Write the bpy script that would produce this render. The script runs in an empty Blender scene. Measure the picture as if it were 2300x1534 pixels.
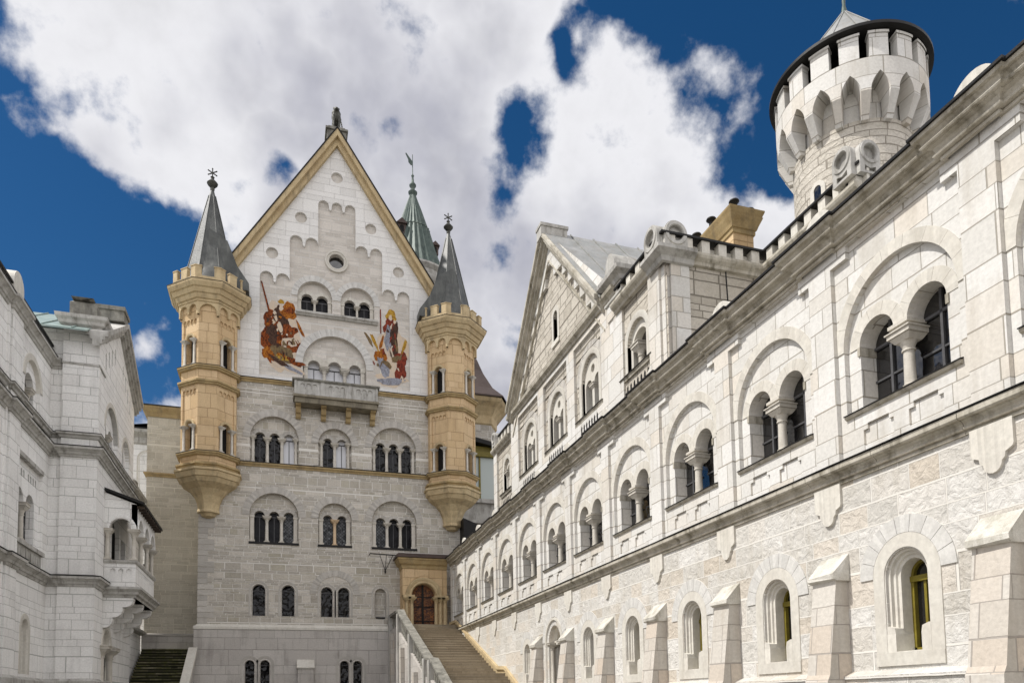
import bpy, math, random
from mathutils import Vector, Matrix
rnd = random.Random(7)
S = bpy.context.scene
COL = S.collection
PI = math.pi

# ------------------------------------------------------------------ camera
cam_d = bpy.data.cameras.new("camera"); cam = bpy.data.objects.new("camera", cam_d); COL.objects.link(cam)
F_PX, PY_PX, YAW, TILT, ROLL = 1628.17, 1458.78, 0.30853963, 0.0699654, -0.01750101
cam_d.sensor_fit = 'HORIZONTAL'; cam_d.sensor_width = 36.0; cam_d.lens = F_PX / 2300 * 36
cam_d.shift_x = 0.0; cam_d.shift_y = (PY_PX - 767) / 2300
cam_d.clip_start = 0.1; cam_d.clip_end = 2000
fw = Vector((math.sin(YAW)*math.cos(TILT), math.cos(YAW)*math.cos(TILT), math.sin(TILT)))
rt = Vector((math.cos(YAW), -math.sin(YAW), 0)); up = rt.cross(fw)
r2 = rt*math.cos(ROLL) + up*math.sin(ROLL); u2 = -rt*math.sin(ROLL) + up*math.cos(ROLL)
cam.matrix_world = Matrix(((r2.x, u2.x, -fw.x, 0), (r2.y, u2.y, -fw.y, 0), (r2.z, u2.z, -fw.z, 0), (0, 0, 0, 1)))
S.camera = cam
S.view_settings.view_transform = 'Standard'; S.view_settings.look = 'None'
S.view_settings.exposure = 0.14; S.view_settings.gamma = 1.0

# ------------------------------------------------------------------ sun and sky
SUN_EL = math.radians(54); SUN_AZ = Vector((-0.97, 0.12, 0)).normalized()
sd = Vector((SUN_AZ.x*math.cos(SUN_EL), SUN_AZ.y*math.cos(SUN_EL), math.sin(SUN_EL)))
sl = bpy.data.lights.new("sun", 'SUN'); sl.energy = 4.3; sl.angle = math.radians(1.0); sl.color = (1.0, 0.96, 0.905)
so = bpy.data.objects.new("sun", sl); COL.objects.link(so); so.rotation_euler = sd.to_track_quat('Z', 'Y').to_euler()

# cloud masses and blue gaps: (direction, width, weight)
CLOUDS = [
    ((-0.092, 0.736, 0.671), 0.124, 1.30), ((-0.008, 0.776, 0.631), 0.126, 1.30), ((-0.146, 0.777, 0.613), 0.079, 1.00), ((-0.099, 0.811, 0.577), 0.073, 0.90), ((-0.203, 0.732, 0.650), 0.053, 0.80), ((-0.182, 0.819, 0.545), 0.029, 0.50), ((0.055, 0.823, 0.565), 0.084, 1.00), ((0.137, 0.853, 0.504), 0.091, 1.00), ((-0.056, 0.833, 0.550), 0.041, 0.60), ((0.082, 0.742, 0.665), 0.063, 0.80), ((0.196, 0.684, 0.703), 0.060, 1.10), ((0.247, 0.691, 0.679), 0.054, 0.90), ((0.170, 0.743, 0.647), 0.057, 0.80), ((0.152, 0.779, 0.608), 0.051, 0.70), ((0.212, 0.791, 0.574), 0.043, 0.50), ((0.378, 0.682, 0.626), 0.091, 1.10), ((0.340, 0.731, 0.591), 0.105, 1.30), ((0.469, 0.685, 0.558), 0.090, 1.20), ((0.258, 0.820, 0.511), 0.076, 1.00), ((0.307, 0.761, 0.572), 0.058, 0.80), ((0.252, 0.862, 0.439), 0.065, 0.80), ((0.430, 0.741, 0.516), 0.120, 1.00), ((0.449, 0.614, 0.649), 0.025, 0.25), ((0.392, 0.626, 0.674), 0.024, 0.30), ((-0.255, 0.769, 0.586), 0.017, 0.90), ((-0.131, 0.892, 0.432), 0.017, 0.35), ((-0.138, 0.915, 0.380), 0.029, 0.30), ((-0.231, 0.823, 0.519), 0.028, 0.30), ((0.449, 0.614, 0.649), 0.021, 0.20), ((0.461, 0.652, 0.602), 0.035, 0.50), ((0.520, 0.641, 0.564), 0.027, 0.80), ((0.240, 0.756, 0.609), 0.038, -0.54), ((0.234, 0.771, 0.592), 0.027, -0.32), ((0.260, 0.733, 0.629), 0.034, -0.32), ((0.111, 0.778, 0.619), 0.017, -1.12), ((-0.020, 0.804, 0.594), 0.025, -1.12), ((0.043, 0.707, 0.706), 0.015, -0.75), ((0.134, 0.705, 0.696), 0.028, -1.12), ((0.162, 0.727, 0.668), 0.013, -0.62), ((0.293, 0.678, 0.674), 0.024, -1.12), ((0.306, 0.646, 0.699), 0.025, -0.62), ((-0.044, 0.818, 0.573), 0.017, -0.38), ((-0.229, 0.796, 0.561), 0.051, -1.30), ((-0.261, 0.867, 0.423), 0.094, -1.30), ((-0.144, 0.852, 0.504), 0.058, -1.20), ((-0.077, 0.871, 0.485), 0.043, -0.90), ((-0.199, 0.848, 0.492), 0.052, -0.80), ((-0.290, 0.813, 0.505), 0.039, -0.60), ((-0.247, 0.750, 0.614), 0.027, -0.62), ((0.422, 0.588, 0.691), 0.072, -1.30), ((0.347, 0.617, 0.707), 0.034, -1.00), ((0.488, 0.593, 0.641), 0.036, -1.00), ((0.527, 0.603, 0.599), 0.046, -1.20), ((0.617, 0.492, 0.614), 0.091, -1.50), ((0.398, 0.599, 0.695), 0.029, -0.38), ((0.509, 0.586, 0.630), 0.036, -0.60), ((0.641, 0.443, 0.627), 0.066, -1.00), ((0.000, -0.914, 0.406), 0.800, 1.40), ((0.497, -0.199, 0.845), 0.500, 0.90), ((-0.808, -0.303, 0.505), 0.500, 0.80), ((0.954, 0.000, 0.301), 0.500, 0.60), ((-0.937, 0.312, 0.156), 0.400, 0.40),
]
W = bpy.data.worlds.new("World"); S.world = W; W.use_nodes = True
def build_world():
    nt = W.node_tree; nt.nodes.clear(); N = nt.nodes; Lk = nt.links
    def nd(t, **k):
        n = N.new(t)
        for a, b in k.items(): setattr(n, a, b)
        return n
    def mth(op, a, b=None, c=None, clamp=False):
        n = nd('ShaderNodeMath', operation=op, use_clamp=clamp)
        for i, v in enumerate((a, b, c)):
            if v is None: continue
            if isinstance(v, (int, float)): n.inputs[i].default_value = v
            else: Lk.new(v, n.inputs[i])
        return n.outputs[0]
    tc = nd('ShaderNodeTexCoord'); D = tc.outputs['Generated']
    sky = nd('ShaderNodeTexSky', sky_type='NISHITA', sun_disc=False, sun_elevation=SUN_EL,
             sun_rotation=math.atan2(SUN_AZ.x, SUN_AZ.y), altitude=900, air_density=1.0, dust_density=0.3, ozone_density=3.0)
    sat = nd('ShaderNodeHueSaturation'); sat.inputs['Saturation'].default_value = 1.32; sat.inputs['Value'].default_value = 0.66
    Lk.new(sky.outputs[0], sat.inputs['Color'])
    sep = nd('ShaderNodeSeparateXYZ'); Lk.new(D, sep.inputs[0])
    # field of cloud masses, its edges bent by noise so that no outline is regular
    wn = nd('ShaderNodeTexNoise'); wn.inputs['Scale'].default_value = 3.3; wn.inputs['Detail'].default_value = 4; wn.inputs['Roughness'].default_value = 0.55; Lk.new(D, wn.inputs['Vector'])
    w1 = nd('ShaderNodeVectorMath', operation='SUBTRACT'); Lk.new(wn.outputs['Color'], w1.inputs[0]); w1.inputs[1].default_value = (0.5, 0.5, 0.5)
    w2 = nd('ShaderNodeVectorMath', operation='SCALE'); Lk.new(w1.outputs[0], w2.inputs[0]); w2.inputs['Scale'].default_value = 0.20
    w3 = nd('ShaderNodeVectorMath', operation='ADD'); Lk.new(D, w3.inputs[0]); Lk.new(w2.outputs[0], w3.inputs[1])
    tot = None; gaps = None
    for (d, w, k) in CLOUDS:
        vm = nd('ShaderNodeVectorMath', operation='DISTANCE'); Lk.new(w3.outputs[0], vm.inputs[0]); vm.inputs[1].default_value = d
        t = mth('MULTIPLY', vm.outputs['Value'], 1.0/w); t = mth('MULTIPLY', t, t); t = mth('MULTIPLY', t, -1.0)
        t = mth('EXPONENT', t); 
        if k > 0: tot = mth('MULTIPLY', t, k) if tot is None else mth('MULTIPLY_ADD', t, k, tot)
        else: gaps = mth('MULTIPLY', t, k) if gaps is None else mth('MULTIPLY_ADD', t, k, gaps)
    def noise(scale, det, rough, off):
        n = nd('ShaderNodeTexNoise'); n.inputs['Scale'].default_value = scale; n.inputs['Detail'].default_value = det; n.inputs['Roughness'].default_value = rough
        m_ = nd('ShaderNodeMapping'); m_.inputs['Location'].default_value = off; Lk.new(D, m_.inputs[0]); Lk.new(m_.outputs[0], n.inputs['Vector']); return n.outputs['Fac']
    def billow(scale, off):
        """rounded puffs: folded noise"""
        return mth('SUBTRACT', 0.26, mth('MULTIPLY', mth('ABSOLUTE', mth('SUBTRACT', noise(scale, 4, 0.5, off), 0.5)), 3.2))
    bl = billow(6.0, (1.3, 0.2, 4.0))
    tot = mth('MAXIMUM', mth('ADD', mth('MINIMUM', tot, 0.72), gaps), -0.55)
    tot = mth('SUBTRACT', tot, 0.10)
    dens = mth('MULTIPLY_ADD', mth('SUBTRACT', noise(5.5, 6, 0.5, (0, 0, 0)), 0.5), 2.1, tot)
    dens = mth('MULTIPLY_ADD', bl, 0.95, dens)
    dens = mth('MULTIPLY_ADD', mth('SUBTRACT', noise(24, 8, 0.60, (4, 1, 2)), 0.5), 1.5, dens)
    mr = nd('ShaderNodeMapRange', interpolation_type='SMOOTHSTEP'); mr.inputs['From Min'].default_value = -0.12; mr.inputs['From Max'].default_value = 0.52
    Lk.new(dens, mr.inputs['Value'])
    mask = mr.outputs[0]
    # shading inside the clouds: thick middles a little greyer
    thick = nd('ShaderNodeMapRange', interpolation_type='SMOOTHSTEP'); thick.inputs['From Min'].default_value = 0.3; thick.inputs['From Max'].default_value = 1.7
    thick.inputs['To Min'].default_value = 1.0; thick.inputs['To Max'].default_value = 0.84; Lk.new(dens, thick.inputs['Value'])
    shv = mth('MULTIPLY_ADD', mth('SUBTRACT', noise(3.6, 5, 0.5, (7.1, 2.2, 5.4)), 0.5), 2.6, 0.55)
    shv = mth('MULTIPLY_ADD', billow(8.0, (3.0, 5.2, 1.1)), 0.55, shv)
    sh = nd('ShaderNodeMapRange', interpolation_type='SMOOTHSTEP'); sh.inputs['From Min'].default_value = 0.0; sh.inputs['From Max'].default_value = 1.0; Lk.new(shv, sh.inputs['Value'])
    cc = nd('ShaderNodeMixRGB'); cc.inputs[1].default_value = (0.42, 0.425, 0.49, 1); cc.inputs[2].default_value = (0.79, 0.79, 0.82, 1); Lk.new(sh.outputs[0], cc.inputs[0])
    ccv = nd('ShaderNodeVectorMath', operation='SCALE'); Lk.new(cc.outputs[0], ccv.inputs[0]); Lk.new(thick.outputs[0], ccv.inputs['Scale'])
    # clouds behind and overhead are boosted out of view, as added fill light
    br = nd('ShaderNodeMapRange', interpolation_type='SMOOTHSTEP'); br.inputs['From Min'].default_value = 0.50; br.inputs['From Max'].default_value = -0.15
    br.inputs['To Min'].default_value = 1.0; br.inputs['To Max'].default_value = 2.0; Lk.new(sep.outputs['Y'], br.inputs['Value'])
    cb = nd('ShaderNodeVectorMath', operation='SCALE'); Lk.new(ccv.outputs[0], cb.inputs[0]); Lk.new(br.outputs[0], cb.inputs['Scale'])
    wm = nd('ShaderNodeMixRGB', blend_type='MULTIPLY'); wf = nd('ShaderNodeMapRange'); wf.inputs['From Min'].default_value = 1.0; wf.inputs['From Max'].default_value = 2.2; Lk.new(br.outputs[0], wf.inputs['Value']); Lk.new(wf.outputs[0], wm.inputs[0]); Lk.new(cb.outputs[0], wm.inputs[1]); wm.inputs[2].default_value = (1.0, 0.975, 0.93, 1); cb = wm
    # cloud colours are given in picture units: divide by the background strength
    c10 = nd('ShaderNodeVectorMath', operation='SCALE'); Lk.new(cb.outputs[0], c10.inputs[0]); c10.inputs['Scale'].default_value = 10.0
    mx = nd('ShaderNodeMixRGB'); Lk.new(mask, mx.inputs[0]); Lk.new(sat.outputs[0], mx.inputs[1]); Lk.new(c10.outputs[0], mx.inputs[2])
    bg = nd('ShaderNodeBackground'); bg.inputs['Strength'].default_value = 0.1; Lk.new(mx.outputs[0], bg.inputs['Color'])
    out = nd('ShaderNodeOutputWorld'); Lk.new(bg.outputs[0], out.inputs['Surface'])
build_world()

# ------------------------------------------------------------------ materials
def new_mat(name):
    m = bpy.data.materials.new(name); m.use_nodes = True; nt = m.node_tree
    return m, nt, nt.nodes['Principled BSDF']
class NT:
    def __init__(s, nt): s.nt = nt; s.N = nt.nodes; s.L = nt.links
    def n(s, t, ins=None, **k):
        n = s.N.new(t)
        for a, b in k.items(): setattr(n, a, b)
        for a, b in (ins or {}).items():
            if hasattr(b, 'is_output'): s.L.new(b, n.inputs[a])
            else: n.inputs[a].default_value = b
        return n
    def m(s, op, a, b=None, c=None, clamp=False):
        n = s.N.new('ShaderNodeMath'); n.operation = op; n.use_clamp = clamp
        for i, v in enumerate((a, b, c)):
            if v is None: continue
            if hasattr(v, 'is_output'): s.L.new(v, n.inputs[i])
            else: n.inputs[i].default_value = v
        return n.outputs[0]
def rgba(c): return (c[0], c[1], c[2], 1)
def stone(name, base, dark, mortar, bw, bh, ms=0.012, warp=0.0, rowvar=0.6, rough_bump=0.3, mortar_bump=0.6, stain=(0.30, 0.27, 0.22), stain_amt=0.35, tint=None, tint_amt=0.25, rowamp=None, joint=0.8, brickvar=0.9):
    """coursed masonry on metric UVs: rows of uneven height, blocks of uneven length, per-block tone"""
    mat, nt, P = new_mat(name); T = NT(nt)
    uv = T.n('ShaderNodeUVMap', uv_map='uv').outputs[0]
    geo = T.n('ShaderNodeNewGeometry')
    sp = T.n('ShaderNodeSeparateXYZ', {0: uv}); u, v = sp.outputs[0], sp.outputs[1]
    wn = T.n('ShaderNodeTexNoise', {'Vector': uv, 'Scale': 3.0, 'Detail': 3.0})
    wob = T.m('MULTIPLY', T.m('SUBTRACT', wn.outputs['Fac'], 0.5), warp)
    v = T.m('ADD', v, wob)
    if rowamp is None: rowamp = 0.16*bh
    f = 2*PI/(bh*3.3)
    v1 = T.m('MULTIPLY_ADD', T.m('SINE', T.m('MULTIPLY', v, f)), rowamp*1.6, v)
    v1 = T.m('MULTIPLY_ADD', T.m('SINE', T.m('MULTIPLY', v, f*0.37)), rowamp*2.2, v1)
    row = T.m('FLOOR', T.m('DIVIDE', v1, bh))
    wr = T.n('ShaderNodeTexWhiteNoise', {'W': row}, noise_dimensions='1D')
    wr2 = T.n('ShaderNodeTexWhiteNoise', {'W': T.m('ADD', row, 91.7)}, noise_dimensions='1D')
    us = T.m('MULTIPLY', u, T.m('MULTIPLY_ADD', wr.outputs['Value'], rowvar, 1-rowvar*0.45))
    us = T.m('ADD', us, T.m('MULTIPLY', wr2.outputs['Value'], 7.0))
    us = T.m('MULTIPLY_ADD', T.m('SINE', T.m('MULTIPLY', us, 2.1/bw)), 0.12*bw, us)
    vec = T.n('ShaderNodeCombineXYZ', {0: us, 1: v1})
    br = T.n('ShaderNodeTexBrick', {'Vector': vec.outputs[0], 'Color1': (0, 0, 0, 1), 'Color2': (1, 1, 1, 1), 'Mortar': (.5, .5, .5, 1), 'Scale': 1.0, 'Mortar Size': ms, 'Mortar Smooth': 0.25, 'Bias': 0.0, 'Brick Width': bw, 'Row Height': bh})
    br.offset = 0.5; br.squash = 1.0
    fac = br.outputs['Fac']; rv = T.n('ShaderNodeSeparateColor', {0: br.outputs['Color']}).outputs[0]
    big = T.n('ShaderNodeTexNoise', {'Vector': uv, 'Scale': 0.55, 'Detail': 6.0, 'Roughness': 0.6})
    fine = T.n('ShaderNodeTexNoise', {'Vector': uv, 'Scale': 14.0, 'Detail': 8.0, 'Roughness': 0.68})
    strk = T.n('ShaderNodeTexNoise', {'Vector': T.n('ShaderNodeMapping', {'Vector': uv, 'Scale': (3.2, 0.32, 1)}).outputs[0], 'Scale': 1.0, 'Detail': 7.0, 'Roughness': 0.65})
    c = T.n('ShaderNodeMixRGB', {0: T.m('MULTIPLY', rv, brickvar), 1: rgba(base), 2: rgba(dark)})
    if tint:
        tn = T.n('ShaderNodeTexWhiteNoise', {'Vector': T.n('ShaderNodeCombineXYZ', {0: rv, 1: row}).outputs[0]}, noise_dimensions='2D')
        tf = T.n('ShaderNodeMapRange', {'Value': tn.outputs['Value'], 'From Min': 0.62, 'From Max': 0.98, 'To Max': tint_amt})
        c = T.n('ShaderNodeMixRGB', {0: tf.outputs[0], 1: c.outputs[0], 2: rgba(tint)})
    fr = T.n('ShaderNodeMapRange', {'Value': fine.outputs['Fac'], 'From Min': 0.3, 'From Max': 0.7, 'To Min': 0.84, 'To Max': 1.08})
    c = T.n('ShaderNodeVectorMath', {0: c.outputs[0], 'Scale': fr.outputs[0]}, operation='SCALE')
    sf = T.n('ShaderNodeMapRange', {'Value': T.m('ADD', T.m('MULTIPLY', big.outputs['Fac'], 0.55), T.m('MULTIPLY', strk.outputs['Fac'], 0.45)), 'From Min': 0.50, 'From Max': 0.70, 'To Max': stain_amt})
    c = T.n('ShaderNodeMixRGB', {0: sf.outputs[0], 1: c.outputs[0], 2: rgba(stain)})
    c = T.n('ShaderNodeMixRGB', {0: T.m('MULTIPLY', fac, joint), 1: c.outputs[0], 2: rgba(mortar)})
    T.L.new(c.outputs[0], P.inputs['Base Color'])
    P.inputs['Roughness'].default_value = 0.85; P.inputs['Specular IOR Level'].default_value = 0.25
    rk = T.n('ShaderNodeTexNoise', {'Vector': uv, 'Scale': 5.5, 'Detail': 7.0, 'Roughness': 0.62, 'Distortion': 0.6})
    h = T.m('MULTIPLY', rk.outputs['Fac'], rough_bump)
    h = T.m('MULTIPLY_ADD', rv, 0.15*rough_bump, h)
    inv = T.m('SUBTRACT', 1.0, fac)
    h = T.m('MULTIPLY', h, inv); h = T.m('MULTIPLY_ADD', inv, mortar_bump, h)
    bp = T.n('ShaderNodeBump', {'Height': h, 'Distance': 0.05, 'Strength': 0.8})
    T.L.new(bp.outputs[0], P.inputs['Normal'])
    return mat
def plain(name, base, dark=None, scale=1.5, rough=0.8, bump=0.15, metallic=0.0, stain=None, stain_amt=0.4, island=0.0, spec=0.3, coords='Object'):
    mat, nt, P = new_mat(name); T = NT(nt)
    co = T.n('ShaderNodeTexCoord').outputs[coords]
    n1 = T.n('ShaderNodeTexNoise', {'Vector': co, 'Scale': scale, 'Detail': 7.0, 'Roughness': 0.62})
    n2 = T.n('ShaderNodeTexNoise', {'Vector': co, 'Scale': scale*9, 'Detail': 6.0, 'Roughness': 0.65})
    f = T.n('ShaderNodeMapRange', {'Value': n1.outputs['Fac'], 'From Min': 0.32, 'From Max': 0.68})
    dk = dark or tuple(x*0.8 for x in base)
    c = T.n('ShaderNodeMixRGB', {0: f.outputs[0], 1: rgba(dk), 2: rgba(base)})
    sc = T.n('ShaderNodeMapRange', {'Value': n2.outputs['Fac'], 'From Min': 0.3, 'From Max': 0.7, 'To Min': 0.86, 'To Max': 1.08}).outputs[0]
    if island:
        g = T.n('ShaderNodeNewGeometry')
        sc = T.m('MULTIPLY', sc, T.m('MULTIPLY_ADD', g.outputs['Random Per Island'], island, 1-island*0.6))
    c = T.n('ShaderNodeVectorMath', {0: c.outputs[0], 'Scale': sc}, operation='SCALE')
    if stain:
        mp = T.n('ShaderNodeMapping', {'Vector': co, 'Scale': (2.2, 2.2, 0.45)})
        n3 = T.n('ShaderNodeTexNoise', {'Vector': mp.outputs[0], 'Scale': 1.4, 'Detail': 8.0, 'Roughness': 0.66})
        sf = T.n('ShaderNodeMapRange', {'Value': n3.outputs['Fac'], 'From Min': 0.50, 'From Max': 0.68, 'To Max': stain_amt})
        c = T.n('ShaderNodeMixRGB', {0: sf.outputs[0], 1: c.outputs[0], 2: rgba(stain)})
    T.L.new(c.outputs[0], P.inputs['Base Color'])
    P.inputs['Roughness'].default_value = rough; P.inputs['Metallic'].default_value = metallic; P.inputs['Specular IOR Level'].default_value = spec
    if bump:
        bp = T.n('ShaderNodeBump', {'Height': T.m('ADD', n2.outputs['Fac'], n1.outputs['Fac']), 'Distance': 0.03, 'Strength': bump})
        T.L.new(bp.outputs[0], P.inputs['Normal'])
    return mat
M = {}
M['ashlar'] = stone('smooth_limestone', (0.68, 0.67, 0.64), (0.575, 0.56, 0.52), (0.26, 0.235, 0.19), 0.95, 0.46, ms=0.011, rowvar=0.7, rough_bump=0.06, mortar_bump=0.25, stain=(0.38, 0.345, 0.285), stain_amt=0.75, tint=(0.62, 0.53, 0.41), tint_amt=0.4, rowamp=0.05)
M['rustic'] = stone('rusticated_limestone', (0.65, 0.635, 0.60), (0.52, 0.50, 0.455), (0.70, 0.68, 0.63), 0.85, 0.42, ms=0.016, rowvar=0.8, rough_bump=1.7, mortar_bump=0.7, stain=(0.36, 0.32, 0.25), stain_amt=0.6, tint=(0.54, 0.44, 0.32), tint_amt=0.45, warp=0.03, rowamp=0.05)
M['buttress'] = stone('buttress_stone', (0.56, 0.53, 0.48), (0.47, 0.44, 0.39), (0.30, 0.27, 0.24), 0.62, 0.45, ms=0.01, rowvar=0.6, rough_bump=0.35, mortar_bump=0.35, stain=(0.34, 0.29, 0.23), stain_amt=0.6, tint=(0.50, 0.38, 0.27), tint_amt=0.4, warp=0.03)
M['rough_upper'] = stone('rough_faced_stone', (0.56, 0.52, 0.45), (0.42, 0.385, 0.325), (0.13, 0.115, 0.09), 0.75, 0.30, ms=0.020, rowvar=0.8, rough_bump=1.5, mortar_bump=1.3, stain=(0.34, 0.30, 0.24), stain_amt=0.4, warp=0.03)
M['rough_tower'] = stone('rock_faced_tower_stone', (0.60, 0.56, 0.49), (0.50, 0.465, 0.40), (0.20, 0.175, 0.14), 0.85, 0.27, ms=0.018, rowvar=0.6, rough_bump=2.2, mortar_bump=1.6, stain=(0.42, 0.38, 0.31), stain_amt=0.4, warp=0.04, rowamp=0.02)
M['wing'] = stone('warm_coursed_stone', (0.60, 0.56, 0.47), (0.46, 0.425, 0.35), (0.68, 0.64, 0.54), 0.62, 0.21, ms=0.018, rowvar=1.0, rough_bump=1.0, mortar_bump=0.4, stain=(0.30, 0.265, 0.20), stain_amt=0.5, warp=0.03, rowamp=0.05)
M['facade'] = stone('grey_coursed_stone', (0.60, 0.56, 0.495), (0.36, 0.332, 0.285), (0.72, 0.70, 0.65), 0.58, 0.20, ms=0.021, rowvar=1.0, rough_bump=1.5, mortar_bump=0.6, stain=(0.27, 0.24, 0.185), stain_amt=0.55, tint=(0.40, 0.37, 0.28), tint_amt=0.5, warp=0.03, rowamp=0.05)
M['facade_mid'] = stone('pale_coursed_stone', (0.64, 0.60, 0.545), (0.49, 0.455, 0.405), (0.60, 0.585, 0.55), 0.62, 0.25, ms=0.015, rowvar=1.0, rough_bump=0.5, mortar_bump=0.2, stain=(0.35, 0.31, 0.27), stain_amt=0.35, warp=0.03, rowamp=0.05)
M['facade_top'] = stone('white_ashlar', (0.77, 0.76, 0.735), (0.68, 0.67, 0.645), (0.44, 0.43, 0.41), 1.15, 0.46, ms=0.009, rowvar=0.8, rough_bump=0.12, mortar_bump=0.2, stain=(0.44, 0.42, 0.39), stain_amt=0.3, rowamp=0.07)
M['plinth'] = stone('plinth_ashlar', (0.52, 0.495, 0.46), (0.43, 0.405, 0.375), (0.28, 0.26, 0.24), 1.05, 0.62, ms=0.010, rowvar=0.8, rough_bump=0.5, mortar_bump=0.3, stain=(0.20, 0.185, 0.165), stain_amt=0.75, warp=0.04, rowamp=0.07)
M['left'] = stone('cool_white_ashlar', (0.84, 0.835, 0.81), (0.75, 0.74, 0.715), (0.36, 0.36, 0.34), 0.95, 0.42, ms=0.012, rowvar=0.8, rough_bump=0.12, mortar_bump=0.25, stain=(0.36, 0.35, 0.33), stain_amt=0.45, rowamp=0.06)
M['sand'] = stone('yellow_sandstone', (0.61, 0.455, 0.27), (0.52, 0.37, 0.205), (0.28, 0.18, 0.09), 0.8, 0.55, ms=0.012, rowvar=0.6, rough_bump=0.15, mortar_bump=0.3, stain=(0.30, 0.20, 0.11), stain_amt=0.65, tint=(0.62, 0.46, 0.28), tint_amt=0.8, rowamp=0.06)
M['sandtrim'] = plain('sandstone_moulding', (0.44, 0.335, 0.175), (0.30, 0.215, 0.10), scale=2.0, stain=(0.17, 0.14, 0.09), stain_amt=0.6)
M['sandpale'] = plain('pale_sandstone', (0.56, 0.45, 0.27), (0.44, 0.335, 0.19), scale=1.2, stain=(0.20, 0.16, 0.10), stain_amt=0.65)
M['trim'] = plain('pale_stone_moulding', (0.54, 0.51, 0.44), (0.34, 0.31, 0.245), scale=2.5, stain=(0.13, 0.115, 0.08), stain_amt=0.85)
M['trimgrey'] = plain('weathered_grey_moulding', (0.50, 0.49, 0.46), (0.36, 0.35, 0.32), scale=2.0, stain=(0.13, 0.12, 0.10), stain_amt=0.75)
M['trimdark'] = plain('dark_weathered_moulding', (0.26, 0.23, 0.17), (0.16, 0.14, 0.10), scale=2.0, stain=(0.07, 0.06, 0.045), stain_amt=0.7)
M['cream'] = plain('cream_dressed_stone', (0.63, 0.61, 0.55), (0.56, 0.53, 0.47), scale=1.2, stain=(0.36, 0.33, 0.27), stain_amt=0.3, island=0.16)
M['vous'] = plain('arch_stones', (0.50, 0.48, 0.44), (0.42, 0.395, 0.355), scale=2.0, island=0.35, bump=0.3)
M['vouswhite'] = plain('pale_arch_stones', (0.60, 0.59, 0.56), (0.52, 0.51, 0.48), scale=2.0, island=0.22, bump=0.2)
M['column'] = plain('column_stone', (0.60, 0.57, 0.51), (0.48, 0.45, 0.39), scale=3.0, stain=(0.30, 0.27, 0.21), stain_amt=0.4)
M['columnwarm'] = plain('warm_column_stone', (0.60, 0.44, 0.28), (0.55, 0.42, 0.28), scale=3.0)
M['spire'] = plain('weathered_zinc', (0.095, 0.10, 0.094), (0.038, 0.041, 0.039), scale=1.3, rough=0.5, bump=0.4, metallic=0.0, stain=(0.20, 0.21, 0.19), stain_amt=0.4, spec=0.4)
M['copper'] = plain('green_copper', (0.085, 0.115, 0.10), (0.042, 0.062, 0.055), scale=1.5, rough=0.55, bump=0.2, metallic=0.2, stain=(0.18, 0.21, 0.18), stain_amt=0.5)
M['zinc'] = plain('pale_zinc_roof', (0.34, 0.34, 0.33), (0.22, 0.23, 0.22), scale=1.5, rough=0.5, metallic=0.2, stain=(0.22, 0.19, 0.15), stain_amt=0.5)
M['tealroof'] = plain('pale_green_roof', (0.24, 0.31, 0.29), (0.18, 0.235, 0.22), scale=1.0, rough=0.5, metallic=0.1, stain=(0.5, 0.5, 0.45), stain_amt=0.4)
M['brownroof'] = plain('brown_metal_roof', (0.085, 0.06, 0.05), (0.05, 0.035, 0.03), scale=1.5, rough=0.5, metallic=0.2)
M['blackmetal'] = plain('black_metal', (0.018, 0.017, 0.016), (0.01, 0.01, 0.01), scale=3.0, rough=0.55, metallic=0.3)
M['bronze'] = plain('dark_bronze', (0.10, 0.10, 0.085), (0.03, 0.03, 0.026), scale=3.0, rough=0.5, metallic=0.5, bump=0.5)
M['oldstone'] = plain('mossy_grey_stone', (0.30, 0.29, 0.25), (0.13, 0.125, 0.11), scale=3.0, bump=0.6, stain=(0.05, 0.05, 0.04), stain_amt=0.6)
M['stair'] = stone('stair_stone', (0.40, 0.345, 0.26), (0.30, 0.255, 0.19), (0.16, 0.13, 0.09), 1.4, 0.163, ms=0.006, rowvar=0.7, rough_bump=0.3, mortar_bump=0.3, stain=(0.17, 0.14, 0.09), stain_amt=0.7, rowamp=0.0)
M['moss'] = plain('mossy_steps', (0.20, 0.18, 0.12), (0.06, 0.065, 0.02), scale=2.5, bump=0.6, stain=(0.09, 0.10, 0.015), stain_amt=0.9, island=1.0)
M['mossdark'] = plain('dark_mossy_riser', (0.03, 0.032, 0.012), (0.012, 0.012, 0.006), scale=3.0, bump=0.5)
M['iron'] = M['blackmetal']
M['gold'] = plain('ochre_painted_frame', (0.22, 0.18, 0.025), (0.14, 0.11, 0.015), scale=4.0, rough=0.45)
M['greyframe'] = plain('grey_painted_frame', (0.10, 0.10, 0.105), (0.06, 0.06, 0.062), scale=4.0, rough=0.5)
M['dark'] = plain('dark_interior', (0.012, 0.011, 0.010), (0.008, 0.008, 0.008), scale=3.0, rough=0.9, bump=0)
M['ground'] = plain('courtyard_gravel', (0.25, 0.235, 0.21), (0.19, 0.175, 0.155), scale=0.8, bump=0.4)
M['brownwood'] = plain('eaves_timber', (0.07, 0.05, 0.035), (0.035, 0.025, 0.02), scale=4.0)
def glass(name, col, rough=0.04, wave=0.015, spec=0.6, ior=1.5):
    mat, nt, P = new_mat(name); T = NT(nt)
    co = T.n('ShaderNodeTexCoord').outputs['Object']
    n = T.n('ShaderNodeTexNoise', {'Vector': co, 'Scale': 1.7, 'Detail': 2.0})
    P.inputs['Base Color'].default_value = rgba(col); P.inputs['Roughness'].default_value = rough; P.inputs['Specular IOR Level'].default_value = spec; P.inputs['IOR'].default_value = ior
    bp = T.n('ShaderNodeBump', {'Height': n.outputs['Fac'], 'Distance': wave, 'Strength': 1.0}); T.L.new(bp.outputs[0], P.inputs['Normal'])
    return mat
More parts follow.
